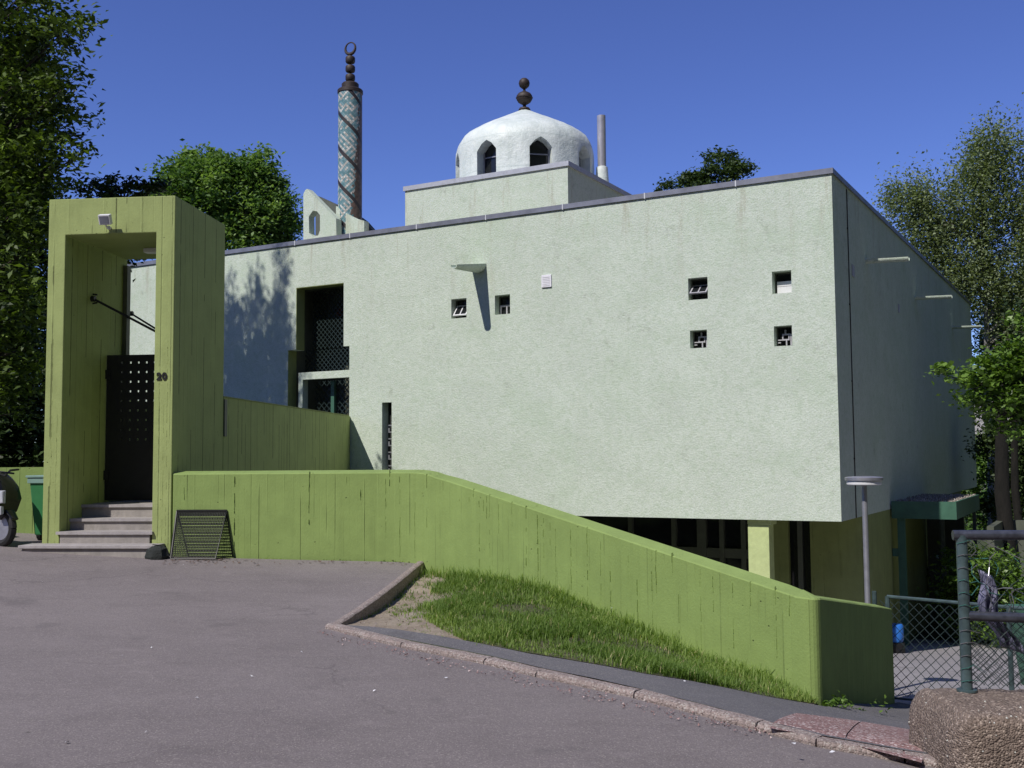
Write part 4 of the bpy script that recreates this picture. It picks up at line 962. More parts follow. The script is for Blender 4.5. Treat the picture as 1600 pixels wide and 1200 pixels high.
gnd=lambda u:float(zy(*(fa+fd*u)[:2]))
fence=thing('wire_fence',(*(fa+fd*1)[:2],gnd(1)),'low dark green chain link fence beside the end of the green wall','fence')
mb=MB(FF);mesh_wires(mb,FF,FL,lambda u:gnd(0)+.05+(gnd(FL)-gnd(0))*u/FL,ztop,.118,.0045);mb.build('wire_mesh',m_wire,fence,recalc=False)
for u in (0.0,.16,FL*.52,FL):
    mb=MB(FF);mb.tube([(u,0,gnd(u)-.2),(u,0,ztop(u)+(.05 if u<.1 else .0))],.028,8);mb.build('post',m_fpost,fence,smooth=True)
mb=MB(FF);mb.tube([(.16,0,ztop(.16)),(FL,0,ztop(FL))],.022,8);mb.build('rail',m_fpost,fence,smooth=True)
mb=MB(FF);mb.tube([(.16,0,gnd(.16)+.06),(FL,0,gnd(FL)+.06)],.014,8);mb.build('rail',m_fpost,fence,smooth=True)
# near fence on the stone block
nf0=atd(1511,1080,6.55); nfr_dir=np.array([.992,-.12,0]); nfr_dir/=np.linalg.norm(nfr_dir); nrm=np.array([-nfr_dir[1],nfr_dir[0],0])
NF=Fr((nf0[0],nf0[1],0),nfr_dir,nrm); NL=3.2
rz=float(atd(1510,836,6.55)[2]); mz=float(atd(1525,962,6.55)[2]); bz0=float(nf0[2])
railing=thing('railing_fence',(nf0[0],nf0[1],bz0),'heavy dark pipe railing with torn wire mesh on the stone block','fence')
mb=MB(NF);mb.tube([(-.05,0,rz),(NL,0,rz-.0)],[.030,.030],14);mb.build('top_rail',m_rail,railing,smooth=True)
mb=MB(NF);mb.tube([(0.02,0,mz),(.4,0,mz-.012),(.9,.01,mz+.0),(NL,0,mz)],.030,14);mb.build('middle_rail',m_rail,railing,smooth=True)
mb=MB(NF);mb.tube([(0,0,bz0-.1),(0,0,rz)],.033,14);mb.tube([(0,0,bz0-.0),(0,0,bz0+.012)],.06,14);mb.build('post',m_fpost,railing,smooth=True)
mb=MB(NF);mb.tube([(NL,0,bz0-.1),(NL,0,rz)],.033,14);mb.build('post',m_fpost,railing,smooth=True)
mb=MB(NF);mesh_wires(mb,NF,NL,lambda u:bz0+.02,lambda u:mz+.02,.052,.0022,jit=.004);mesh_wires(mb,NF,NL,lambda u:bz0+.02,lambda u:mz+.02,.060,.0018,jit=.006)
mesh_wires(mb,NF,NL,lambda u:mz,lambda u:rz,.075,.002,jit=.008,gap=lambda u,z:(math.sin(u*9+z*3)>.1 and z>mz+.1))
mb.build('wire_mesh',m_wire,railing,recalc=False)
mb=MB(NF)
for k in range(26):
    u=random.uniform(.02,NL if k%2 else .7);z=random.uniform(mz+.05,rz-.03);a=random.uniform(0,6.28);pts=[]
    for i in range(9):
        pts.append((u,random.uniform(-.03,.03),z)); a+=random.uniform(-.9,.9);u+=.05*math.cos(a);z+=.05*math.sin(a)
        u=max(.0,u);z=min(rz-.01,max(mz-.02,z))
    mb.tube(pts,.0028,4,mi=0 if k%4 else 1,caps=False)
for z in np.arange(bz0+.06,rz-.03,.075):   # ties around the post
    mb.tube([(-.035,-.02,z),(0,-.042,z+.012),(.04,-.02,z+random.uniform(-.02,.03)),(.09,0,z+random.uniform(-.04,.05))],.0025,4,mi=0 if random.random()<.7 else 1,caps=False)
mb.tube([(.1,-.01,rz-.02),(.25,-.02,rz-.10),(.5,-.02,rz-.22),(1.0,-.02,rz-.36)],.0035,4,mi=1,caps=False)
mb.build('loose_wire',[m_wireg,m_wires],railing,recalc=False)
# lavender plastic sheet caught in the fence
q=MB(NF);V=[];a,b=9,16
for j in range(b+1):
    for i in range(a+1):
        s_=i/a;t=j/b; u=.10+.09*s_+t*t*.12+.02*math.sin(t*9)+ (.05*s_*t); z=mz+.28-.47*t-.05*s_
        V.append((u,.05+.03*math.sin(s_*14+t*3)+.03*t,z))
q.add(V,[(j*(a+1)+i,j*(a+1)+i+1,(j+1)*(a+1)+i+1,(j+1)*(a+1)+i) for j in range(b) for i in range(a)])
o=q.build('plastic_sheet',m_lav,smooth=True,recalc=False);tag(o,'crumpled lavender plastic sheet caught on the wire mesh beside the rail','plastic sheet')
so_=o.modifiers.new('t','SOLIDIFY');so_.thickness=.003
# green container in the yard
gp=atd(1632,960,13.5);gzz=zy(gp[0],gp[1])
GFr=Fr((gp[0]+.1,gp[1],gzz),(1,0,0),(0,1,0));gb=thing('container',(gp[0],gp[1],gzz),'green wheeled container in the shaded yard behind the railing','container')
mb=MB(GFr);mb.add([(-.3,-.28,.12),(.5,-.28,.12),(.5,.28,.12),(-.3,.28,.12),(-.4,-.36,1.05),(.6,-.36,1.05),(.6,.36,1.05),(-.4,.36,1.05)],[(0,3,2,1),(4,5,6,7),(0,1,5,4),(1,2,6,5),(2,3,7,6),(3,0,4,7)]);mb.build('container_body',m_gpaint,gb,bevel=.02)
mb=MB(GFr);mb.box((-.43,-.38,1.052),(.63,.38,1.12));mb.build('lid',m_gpaint,gb,bevel=.02)
for u_ in (-.2,.4): mb=MB(GFr);mb.tube([(u_,-.33,.09),(u_,-.27,.09)],.09,14);mb.build('wheel',m_rub,gb)
# stone block: exposed aggregate, rounded end
sx0=2.43; sy0,sy1=6.02,6.85
V=[];nx_,ny_=90,26;LX=4.0
Vt=[];Fs=[]
def sprof(v): # around the section, v 0..1 from front bottom over the top to back bottom
    h=bz0-.01
    pts=[(0,-1.0),(0,-.35),(0.0,-.07),(.025,-.018),(.09,0),(.5,.015),(.86,0),(.97,-.05),(1,-.16),(1,-1.0)]
    x=v*(len(pts)-1);i=min(len(pts)-2,int(x));t=x-i
    return pts[i][0]+(pts[i+1][0]-pts[i][0])*t, pts[i][1]+(pts[i+1][1]-pts[i][1])*t
for i in range(nx_+1):
    t=(i/nx_)**1.6
    for j in range(ny_+1):
        a,h=sprof(j/ny_); x=sx0+LX*t
        e=min(1,(x-sx0)/.12); rnd=math.sqrt(max(0,1-(1-e)**2))
        hh=h if h<-.9 else h-(1-rnd)*.28
        y=(sy0+sy1)/2+(a-.5)*(sy1-sy0)*(.45+.55*rnd)
        lean=-.055*(hh+.3)*-1 if e<1 else 0
        nz=rng.normal(0,.0035)
        Vt.append((x+nz+ (-.05*(-h)*(1-e)),y+rng.normal(0,.003)-.12*(x-sx0),bz0-.012+hh+rng.normal(0,.0035)))
for i in range(nx_):
    for j in range(ny_): k=ny_+1;Fs.append((i*k+j,(i+1)*k+j,(i+1)*k+j+1,i*k+j+1))
Fs.append(tuple(range(ny_+1)))
mb=MB();mb.add(Vt,Fs);sb=mb.build('stone_block',m_agg,smooth=True,recalc=True);tag(sb,'rounded brown exposed aggregate block carrying the pipe railing','stone block')
mb=MB()
for i in range(260):   # larger pebbles standing out of the aggregate
    k=random.choice(range(len(Fs)-1));P=np.array([Vt[q] for q in Fs[k]]).mean(0); r=random.uniform(.004,.009)*(2.6 if i<9 else 1)
    if P[2]<bz0-.75: continue
    d=rng.normal(0,1,(6,3))*.15
    oc=np.array([(1,0,0),(-1,0,0),(0,1,0),(0,-1,0),(0,0,1),(0,0,-1)])+d
    mb.add(P+oc*r,[(0,2,4),(2,1,4),(1,3,4),(3,0,4),(2,0,5),(1,2,5),(3,1,5),(0,3,5)],mi=0 if random.random()<.5 else 1)
pb=mb.build('pebbles',[m_kerb,m_wet],sb,recalc=False); pb['kind']='stuff'
OFF[sb.name]=np.zeros(3)
# ------------------------------------------------------------------ wire guard leaning on the low wall
gA=A0=np.array([-4.755,15.0]);tw=(BEND-gA)/np.linalg.norm(BEND-gA);nw=np.array([tw[1],-tw[0]])
GF=Fr((gA[0],gA[1],0),(tw[0],tw[1],0),(nw[0],nw[1],0))   # w = out from wall
gq=lambda x,y:float((onplane(x,y,np.array([gA[0],gA[1],0]),np.array([nw[0],nw[1],0]))-np.array([gA[0],gA[1],0]))@np.array([tw[0],tw[1],0]))
u0,u1=gq(277,800),gq(355,800); zb0=zr(*(GF((.4,.2,0))[:2])); zt_=float(onplane(300,798,np.array([gA[0],gA[1],0]),np.array([nw[0],nw[1],0]))[2])
guard=thing('wire_guard',GF((.4,.2,zb0)),'dark wire mesh guard leaning against the green wall beside the portal','wire guard')
fr3=[(u0,.015,zt_),(u1,.015,zt_),(u1-.03,.34,zb0+.01),(u0+.06,.34,zb0+.01)]
bl=(u0-.09,.02,zb0+.01);br=(u1+.09,.02,zb0+.01)
mb=MB(GF);mb.tube(fr3+[fr3[0]],.011,6);mb.tube([fr3[0],bl,fr3[3]],.009,6);mb.tube([fr3[1],br,fr3[2]],.009,6);mb.tube([fr3[1],fr3[0]],.016,6);mb.build('frame',m_black,guard)
mb=MB(GF);f3=np.array(fr3)
for i in range(1,27):
    t=i/27;mb.tube([f3[0]+(f3[3]-f3[0])*t,f3[1]+(f3[2]-f3[1])*t],.0058,4,caps=False)
for i in range(1,30):
    t=i/30;mb.tube([f3[0]+(f3[1]-f3[0])*t,f3[3]+(f3[2]-f3[3])*t],.0022,4,caps=False)
mb.build('front_mesh',m_black,guard,recalc=False)
for top_,b1,b2 in ((f3[0],np.array(bl),f3[3]),(f3[1],np.array(br),f3[2])):
    mb=MB(GF)
    for i in range(1,24):
        t=i/24;mb.tube([top_+(b1-top_)*t,top_+(b2-top_)*t],.0030,4,caps=False)
    for i in range(1,8):
        t=i/8;mb.tube([top_,b1+(b2-b1)*t],.0026,4,caps=False)
    mb.build('side_mesh',m_black,guard,recalc=False)
# ------------------------------------------------------------------ wheelie bin and scooter left of the portal
bb=atd(57,836,15.75);zz=zr(bb[0],bb[1]);BFr=Fr((bb[0]+.24,bb[1],zz),px,pn)
wb_=thing('wheelie_bin',(bb[0]+.12,bb[1],zz),'green wheelie bin half hidden behind the left side of the portal','wheelie bin')
mb=MB(BFr);mb.add([(-.17,-.2,.10),(.20,-.2,.10),(.20,.22,.10),(-.17,.22,.10),(-.23,-.27,.93),(.26,-.27,.93),(.26,.30,.93),(-.23,.30,.93)],[(0,3,2,1),(4,5,6,7),(0,1,5,4),(1,2,6,5),(2,3,7,6),(3,0,4,7)]);mb.build('bin_body',m_bin,wb_,bevel=.02)
mb=MB(BFr);mb.box((-.27,-.30,.932),(.28,.33,.965));mb.box((-.25,-.285,.85),(.27,-.272,.93));mb.build('lid',m_binlid,wb_,bevel=.008)
mb=MB(BFr);mb.tube([(-.26,.1,.10),(-.20,.1,.10)],.10,18);mb.build('wheel',m_rub,wb_)
mb=MB(BFr);mb.tube([(.20,.1,.10),(.26,.1,.10)],.10,18);mb.build('wheel',m_rub,wb_)
# scooter pointing right, its front wheel at the picture edge
sp0=atd(3,836,15.2);zz=zr(sp0[0],sp0[1]);sd=px*.93+pn*-.36;sd/=np.linalg.norm(sd);SF=Fr((sp0[0],sp0[1],zz),sd,np.array([-sd[1],sd[0],0]))
sco=thing('scooter',(sp0[0],sp0[1],zz),'black parked scooter with chrome mirror at the left picture edge','scooter')
def wheel(u):
    mb=MB(SF);R_=.22;n=24;pts=[(u+R_*math.cos(2*math.pi*i/n),0,.25+R_*math.sin(2*math.pi*i/n)) for i in range(n+1)];mb.tube(pts,.055,8,caps=False);w=mb.build('wheel',m_rub,sco,smooth=True)
    mb=MB(SF);mb.tube([(u,-.03,.25),(u,.03,.25)],.17,20);mb.build('rim',m_galv,w)
wheel(0);wheel(-1.25)
mb=MB(SF)
def loft(mb,secs,n=12): # secs: (u,z,halfwidth,halfheight)
    V=[]
    for u,z,hw,hh,tilt in secs:
        for q in range(n):
            a=2*math.pi*q/n; c_,s_=math.cos(a),math.sin(a); V.append((u+hh*s_*tilt,hw*(abs(c_)**.8*(1 if c_>0 else -1)),z+hh*s_))
    k=len(secs);mb.add(V,[(i*n+q,i*n+(q+1)%n,(i+1)*n+(q+1)%n,(i+1)*n+q) for i in range(k-1) for q in range(n)]+[tuple(range(n))[::-1],tuple((k-1)*n+q for q in range(n))])
loft(mb,[(-.02,.98,.10,.05,0),(.03,.92,.14,.06,0),(.10,.80,.19,.07,.2),(.14,.66,.20,.09,.2),(.12,.52,.16,.09,.1),(.02,.42,.10,.06,0)])
loft(mb,[(-.10,.95,.12,.03,0),(-.12,.6,.18,.05,0),(-.22,.34,.17,.05,0),(-.55,.28,.17,.05,0),(-.75,.42,.17,.14,0),(-1.05,.60,.15,.18,0),(-1.45,.72,.09,.12,0)])
mb.build('scooter_body',m_moto,sco,smooth=True)
mb=MB(SF);loft(mb,[(-.62,.74,.12,.04,0),(-.9,.80,.15,.05,0),(-1.35,.86,.11,.05,0)]);mb.build('seat',m_rub,sco,smooth=True)
mb=MB(SF);mb.box((.06,-.19,.60),(.22,-.12,.78),j=.015);mb.box((.02,-.17,.45),(.17,-.10,.56),j=.012);mb.build('front_panel',m_lens,sco,bevel=.015)
mb=MB(SF);mb.tube([(.02,-.0,.98),(-.06,-.16,1.06),(-.12,-.34,1.07)],.016,8);mb.tube([(.02,0,.98),(-.06,.16,1.06),(-.12,.34,1.07)],.016,8);mb.tube([(-.10,-.25,1.07),(-.14,-.40,1.07)],.026,10);mb.tube([(.30,-.20,.99),(.02,-.22,1.05)],.008,6);mb.tube([(.34,-.1,1.02),(.0,-.12,1.05)],.014,8);mb.build('handlebar',m_rub,sco,smooth=True)
mb=MB(SF);mb.tube([(-.02,-.2,1.07),(.10,-.26,1.20),(.21,-.28,1.24)],.006,6);mr=mb.build('mirror_stem',m_rub,sco)
mb=MB(SF);mb.tube([(.16,-.30,1.245),(.30,-.27,1.25)],.035,14,flat=.5);mb.build('mirror',m_steel,sco,smooth=True)
mb=MB(SF);loft(mb,[(-.05,.40,.07,.02,0),(.05,.50,.08,.02,0),(.16,.49,.08,.02,0),(.26,.38,.06,.02,0)]);mb.build('mudguard',m_moto,sco,smooth=True)
# ------------------------------------------------------------------ vegetation
def leaf_mesh(name,Pc,size,m,parent=None,aspect=2.0,droop=0.,sun_bias=.35):
    n=len(Pc)
    nr=rng.normal(0,1,(n,3)); nr[:,2]=np.abs(nr[:,2])+sun_bias*2; nr/=np.linalg.norm(nr,axis=1)[:,None]
    d=rng.normal(0,1,(n,3)); d[:,2]-=droop; d-=nr*(d*nr).sum(1)[:,None]; d/=np.linalg.norm(d,axis=1)[:,None]
    e=np.cross(nr,d); s=size*rng.uniform(.65,1.3,n)[:,None]
    L=d*s;Wd=e*s/aspect
    V=np.empty((n,4,3)); V[:,0]=Pc-L*.5; V[:,1]=Pc-L*.02+Wd*.5+nr*s*.08; V[:,2]=Pc+L*.5-nr*s*.05; V[:,3]=Pc-L*.02-Wd*.5+nr*s*.08
    off=OFF.get(parent.name,np.zeros(3)) if parent else np.zeros(3)
    V=(V-off).reshape(-1,3)
    me=bpy.data.meshes.new(name); me.vertices.add(4*n); me.vertices.foreach_set('co',V.ravel().astype(np.float32))
    me.loops.add(4*n); me.loops.foreach_set('vertex_index',np.arange(4*n,dtype=np.int32)); me.polygons.add(n)
    me.polygons.foreach_set('loop_start',np.arange(0,4*n,4,dtype=np.int32)); me.materials.append(m); me.update(); me.validate()
    at=me.attributes.new('rnd','FLOAT','FACE'); at.data.foreach_set('value',(CL if len(CL)==n else rng.random(n)).astype(np.float32))
    o=link(bpy.data.objects.new(name,me)); 
    if parent: o.parent=parent; OFF[o.name]=off
    return o
CL=np.zeros(0)
def crown_points(lobes,nclu,per,spread,shell=.55,flat=.6,hang=0):
    lobes=np.array(lobes,float); w=(lobes[:,3]*lobes[:,4]*lobes[:,5])**(2/3.); w/=w.sum()
    k=rng.choice(len(lobes),nclu,p=w); d=rng.normal(0,1,(nclu,3)); d/=np.linalg.norm(d,axis=1)[:,None]
    r=shell+(1-shell)*rng.random(nclu)**.6; r*=rng.uniform(.82,1.18,nclu)
    cc=lobes[k,:3]+d*lobes[k,3:6]*r[:,None]
    m=rng.poisson(per,nclu)+1; idx=np.repeat(np.arange(nclu),m); sp_=spread*rng.uniform(.5,1.5,nclu)
    P=cc[idx]+rng.normal(0,1,(len(idx),3))*sp_[idx][:,None]*np.array([1,1,flat])
    global CL; CL=np.clip(rng.random(nclu)[idx]*.65+rng.random(len(idx))*.45-.05,0,1)
    if hang: P[:,2]-=np.abs(rng.normal(0,hang,len(idx)))
    return P,cc
def tree(name,label,loc,h,lobes,nclu,per,spread,size,ml,mbk,tr=.2,aspect=2.,droop=0.,shell=.55,hang=0,group=None,nbr=40,lean=(0,0),fork=None,flat=.6,cat='tree'):
    x,y=loc[0],loc[1]; z=loc[2] if len(loc)>2 else zb(x,y)
    t=thing(name,(x,y,z),label,cat,group)
    P,cc=crown_points(lobes,nclu,per,spread,shell,flat,hang)
    leaf_mesh('crown',P,size,ml,t,aspect,droop)
    mb=MB(); k=9; pts=[(x+lean[0]*(i/k)**1.5+random.uniform(-.05,.05)*(i>0),y+lean[1]*(i/k)**1.5+random.uniform(-.05,.05)*(i>0),z+(h-0)*i/k) for i in range(k+1)]
    mb.tube(pts,[tr*1.25]+[tr*(1-.92*i/k) for i in range(1,k+1)],10)
    mb.build('trunk',mbk,t,smooth=True,recalc=False)
    mb=MB(); pa=np.array(pts)
    sel=rng.choice(len(cc),min(nbr,len(cc)),replace=False)
    for i in sel:
        c=cc[i]; hz=c[2]-np.hypot(c[0]-x,c[1]-y)*.55; zz=min(h+z-.3,max(z+h*.12,hz)); s=(zz-z)/h*k; i0=min(k-1,int(s)); b=pa[i0]+(pa[i0+1]-pa[i0])*(s-i0)
        r0=max(.012,tr*(1-.9*(zz-z)/h)*.45); m1=b+(c-b)*.5+np.array([random.uniform(-.2,.2),random.uniform(-.2,.2),random.uniform(-.05,.35)])
        mb.tube([b,b+(m1-b)*.5+np.array([0,0,.08]),m1,m1+(c-m1)*.55,c],[r0,r0*.75,r0*.55,r0*.35,.006],6,caps=False)
    mb.build('limbs',mbk,t,smooth=True,recalc=False)
    return t
# big tree on the left: broad lower crown reaching towards the portal, narrow pointed top above the frame
def pw(x,y,d,rx,ry,rz): q=atd(x,y,d); return (q[0],q[1],q[2],rx,ry,rz)
L1=[pw(-60,40,19,2.0,1.6,1.2),pw(60,20,18.6,.85,.9,.5),pw(70,70,18.2,.7,.8,.35),pw(-20,160,19,1.5,1.4,1.1),pw(70,150,18.3,.55,.7,.3),
    pw(20,260,18.5,.9,1.0,.6),pw(105,235,18.2,.55,.6,.25),pw(-60,320,18.5,1.5,1.4,1.2),pw(30,340,18,.8,.9,.55),pw(90,300,18.3,.45,.6,.3),pw(-20,450,17.6,1.0,1.1,.8),pw(20,480,18.3,.55,.8,.7),
    pw(-50,560,17.8,1.2,1.1,.9),pw(15,590,18.3,.5,.6,.6),pw(-200,200,20,2.4,2.2,2.2),pw(-180,-60,19.5,2.2,1.8,1.6)]
L1=[l for l in L1]
tree('broadleaf_tree','tall dark leafy tree rising at the left edge behind the portal',(-12.2,19.8,.5),13.5,L1,1050,36,.18,.14,m_leafA,m_bark,.26,nbr=120,aspect=2.1)
# narrow crowned tree off the left edge whose pointed tops throw the shadow on the facade
def shp(x,y,t): # point on the facade traced back along the sun ray
    P=onplane(x,y,FP,fn); return P-SUN*t
L2=[]
for (x,y,t,a,b) in ((440,436,13,.20,.75),(440,470,13,.30,.6),(432,505,13.2,.42,.8),(398,450,12.6,.26,.6),(395,490,12.8,.42,.8),(415,545,13,.8,.8),(438,560,13,.55,.8),(440,620,13,.6,.9),(368,520,12.6,.6,.8),(362,470,12.6,.22,.55),(352,580,12.6,.8,1.0),(385,620,12.8,.8,1.0),(330,560,12.4,.6,.8)):
    q=shp(x,y,t); L2.append((q[0],q[1],q[2],a,a,b))
cx=np.mean([l[0] for l in L2]);cy=np.mean([l[1] for l in L2])
tree('poplar_tree','slender pointed tree outside the left edge that shades the facade',(cx,cy,.6),13.5,L2,330,32,.13,.12,m_leafA,m_bark,.16,nbr=40,shell=.35,flat=1.0)
# far dark mass behind the left edge
for i,(D,ls,nm) in enumerate(((30,((10,120,1.5,1.3),(-60,200,1.7,1.6),(15,250,1.4,1.3),(-50,380,1.8,1.6),(10,400,1.5,1.4),(15,520,1.5,1.4),(-40,560,1.7,1.5),(15,640,1.5,1.3),(30,700,1.4,1.0),(-60,720,1.8,1.2)),'nearest behind the boundary wall'),
                              (38,((-60,60,2.4,2.2),(-20,200,2.0,2.0),(-60,330,2.4,2.2),(10,330,1.8,1.8),(20,480,2.0,1.8),(25,600,2.0,1.8),(-50,560,2.4,2.2),(20,700,2.2,1.6)),'farther back'))):
    q=atd(-10-40*i,700,D)
    tree('woodland_tree','dark dense tree of the wood left of the portal, %s'%nm,(q[0],q[1],-.6),12+2*i,[pw(a,b,D,r,r,rz) for a,b,r,rz in ls],900,44,.34,.22,m_leafE,m_bark,.24,nbr=40,group='dark trees of the wood on the left',shell=.25)
# sprigs above the portal
q=atd(195,292,24);tree('small_tree','thin twiggy tree top showing just above the portal roof',(q[0],q[1],-.2),q[2]+.35,[pw(150,292,24,.55,.6,.16),pw(185,296,24,.7,.6,.2),pw(225,290,24,.45,.5,.2),pw(190,330,24,1.0,.8,.4),pw(170,380,24,1.0,.8,.6)],110,34,.13,.15,m_leafE,m_bark,.08,nbr=40)
# round tree behind the building roof, left
D=44
L3=[pw(330,246,D,.45,.6,.5),pw(386,262,D,.4,.6,.5),pw(412,252,D,.45,.6,.55),pw(300,255,D,.4,.6,.4),pw(280,262,D,.5,.6,.4),pw(440,318,D,.45,.5,.5),pw(447,345,D,.4,.5,.4),pw(360,268,D,.5,.6,.45),pw(350,300,D,2.0,2,1.4),pw(330,278,D,.95,1.2,.7),pw(290,285,D,.9,1.1,.6),pw(400,285,D,.9,1.1,.8),pw(420,305,D,.75,1.0,.9),pw(300,330,D,1.6,1.4,1.2),pw(400,345,D,1.5,1.5,1.0),pw(260,310,D,.9,1,.8),pw(350,380,D,2.6,2,1.2),pw(432,360,D,.7,.8,.6)]
q=atd(350,500,D);tree('maple_tree','bright green round tree between portal and minaret, behind the roof',(q[0],q[1],-.6),q[2]+6,L3,900,46,.26,.21,m_leafB,m_bark,.3,nbr=50)
# tree top peeping over the roof, right of the dome
D=58
q=atd(1118,330,D);tree('ash_tree','small dark tree top peeping over the roof right of the flue',(q[0],q[1],-1.5),q[2]+2.4,[pw(1125,248,D,1.3,1.3,.55),pw(1120,275,D,1.7,1.4,.6),pw(1085,285,D,1.0,1,.5),pw(1150,262,D,.8,.9,.5),pw(1035,292,D,.5,.8,.3),pw(1110,310,D,2.6,2,.8)],200,34,.22,.24,m_leafF,m_bark,.25,nbr=70,shell=.3)
# birch on the right
D=40
L4=[pw(1560,215,D,1.0,1,1.2),pw(1530,240,D,.8,1,1.2),pw(1520,300,D,1.1,1.2,1.5),pw(1590,290,D,1.4,1.2,1.6),pw(1430,300,D,.9,1,1.0),pw(1395,300,D,.6,.8,.5),pw(1465,320,D,1.0,1,1.2),pw(1440,360,D,1.0,1,1.0),pw(1500,380,D,1.4,1.2,1.6),pw(1590,400,D,1.5,1.3,1.8),pw(1480,430,D,1.0,1,1.1),pw(1540,450,D,1.2,1.2,1.4),pw(1600,480,D,1.3,1.3,1.4),pw(1650,330,D,1.5,1.3,3)]
q=atd(1548,700,D);tree('birch_tree','tall silvery birch with hanging twigs right of the building',(q[0],q[1],-2.4),q[2]+13.2,L4,1400,42,.22,.13,m_leafC,m_birch,.2,aspect=1.7,droop=1.2,hang=.55,flat=1.3,nbr=150,shell=.3)
# darker trees right and behind
for i,(x,y,D,h,rs) in enumerate(((1590,700,42,5.5,((1575,560,1.2,1.2),(1556,620,.9,.8),(1600,600,1.4,1.0),(1590,520,1.2,1.0),(1560,680,.8,.5)),),(1620,700,47,8,((1590,510,1.6,1.6),(1610,560,2.0,2.0),(1570,600,1.2,1.0),(1640,450,2.4,2.4))))):
    q=atd(x,760,D)
    tree('shade_tree','dark tree with bare black trunk under the birch, %s'%('in front' if i==0 else 'farther back'),(q[0],q[1],-2.6),h+2,[pw(a,b,D,r,r,rz) for a,b,r,rz in rs],300,40,.25,.17,m_leafE,m_bark,.2,nbr=40,group='dark trees under the birch')
q=atd(1580,850,30);
for i,(x,dx) in enumerate(((1572,.19),(1592,.11))):
    q=atd(x,850,27+i*3);z=-2.4
    mb=MB();mb.tube([(q[0],q[1],z),(q[0]+.06,q[1],z+1.5),(q[0]-.05,q[1],z+3),(q[0]+.05,q[1],z+6.2)],[dx*1.2,dx,dx*.95,dx*.6],12)
    t=thing('tree_trunk',(q[0],q[1],z),('thick tree trunk right of the building, bark darkened for shade','thinner trunk beside the thick one, bark darkened for shade')[i],'tree');mb.build('trunk',m_barkshade,t,smooth=True)
    q2=[pw(x+random.uniform(45,90),540+random.uniform(-50,50),27+i*3,.8,.9,.7) for _ in range(4)];Pn,_=crown_points(q2,120,38,.22,.3);leaf_mesh('crown',Pn,.15,m_leafE,t)
# light green maple bough, nearer
D=15
L5=[pw(1545,560,D,.2,.3,.07),pw(1580,545,D,.25,.3,.1),pw(1520,625,D,.2,.3,.06),pw(1590,680,D,.2,.3,.08),pw(1530,590,D,.28,.4,.14),pw(1575,580,D,.35,.4,.16),pw(1600,600,D,.4,.4,.2),pw(1570,620,D,.35,.4,.14),pw(1610,640,D,.35,.4,.2),pw(1550,640,D,.22,.3,.08),pw(1590,570,D,.3,.4,.14),pw(1500,592,D,.18,.3,.06),pw(1470,578,D,.14,.3,.04),pw(1640,600,D,.5,.5,.35),pw(1680,560,D,.7,.7,.5),pw(1560,665,D,.16,.2,.05),pw(1640,500,D,.5,.5,.4)]
q=atd(1760,700,D);tree('young_maple_tree','light green broadleaf bough reaching in from the right edge',(q[0],q[1],-1.6),4.6,L5,520,14,.09,.09,m_leafD,m_bark,.09,aspect=1.5,nbr=110,shell=.2)
D=33
q=atd(1600,800,D)
tree('undergrowth_tree','low leafy young tree around the shade-darkened trunks right of the building',(q[0],q[1],-2.6),4.2,[pw(1550,690,D,.5,.6,.5),pw(1600,660,D,.9,.8,.7),pw(1585,740,D,.7,.7,.5),pw(1555,790,D,.5,.6,.4),pw(1610,800,D,.8,.8,.6),pw(1630,720,D,.8,.8,.9)],330,26,.22,.15,m_leafF,m_bark,.07,nbr=60,shell=.2)
# greenery far right: hedge and distant trees
for i,(x,D,h,r) in enumerate(((1480,60,5,3),(1540,62,6,3.6),(1610,58,6,3.4),(1680,60,8,4),(1430,70,5.5,3.2))):
    q=atd(x,720,D);z=-3
    lb=[(q[0]+random.uniform(-.4,.4)*r,q[1],z+h*t,r*.7,r*.6,h*.2) for t in (.2,.4,.6,.8)]
    tree('distant_tree','distant bushy tree seen past the building corner, %s'%ords[i]+' from the canopy' ,(q[0],q[1],z),h*.8,lb,190,40,.35,.26,m_leafB,m_bark,.15,nbr=14,group='distant trees past the building corner',shell=.3)
# shrubs behind the canopy
for i,(x,y,D) in enumerate(((1440,850,29),(1560,800,24),(1530,850,25))):
    q=atd(x,y,D);zg=zy(q[0],q[1])
    tree('shrub','sunlit green shrub behind the canopy, %s'%('seen between its posts','below the thick trunk','close to its roof edge')[i],(q[0],q[1],zg),1.8,[(q[0]+random.uniform(-.3,.3),q[1],zg+s_,.8,.7,.5) for s_ in (.5,1.1,1.7)],110,36,.18,.13,m_leafD if i else m_leafB,m_bark,.05,nbr=20,cat='shrub',group='shrubs behind the canopy',shell=.3)
# far pale building behind the trees
q=atd(1568,700,85);fb_=thing('apartment_block',(q[0],q[1],-3),'pale distant building glimpsed through the trees at right','building')
AF=Fr((q[0],q[1],-3),(1,0,0),(0,1,0));zs=[0];us=[-4]
for k_ in range(3): zs+=[k_*2.9+1.0,k_*2.9+2.3]
zs.append(9.6)
for k_ in range(5): us+=[-3.4+k_*2.2,-2.2+k_*2.2]
us.append(8)
mb=MB(AF);mb.cellwall(us,zs,lambda u,z:not(any(-3.4+k*2.2<u<-2.2+k*2.2 for k in range(5)) and any(k*2.9+1<z<k*2.9+2.3 for k in range(3))),.3);mb.box((-4,6,0),(8,6.3,9.6));mb.box((-4,.31,0),(-3.7,5.99,9.6));mb.box((7.7,.31,0),(8,5.99,9.6));mb.build('wall',m_flat,fb_)
for k in range(5):
    for j in range(3):
        mb=MB(AF);mb.box((-3.4+k*2.2,.15,j*2.9+1),(-2.2+k*2.2,.18,j*2.9+2.3));mb.build('window',m_glass,fb_)
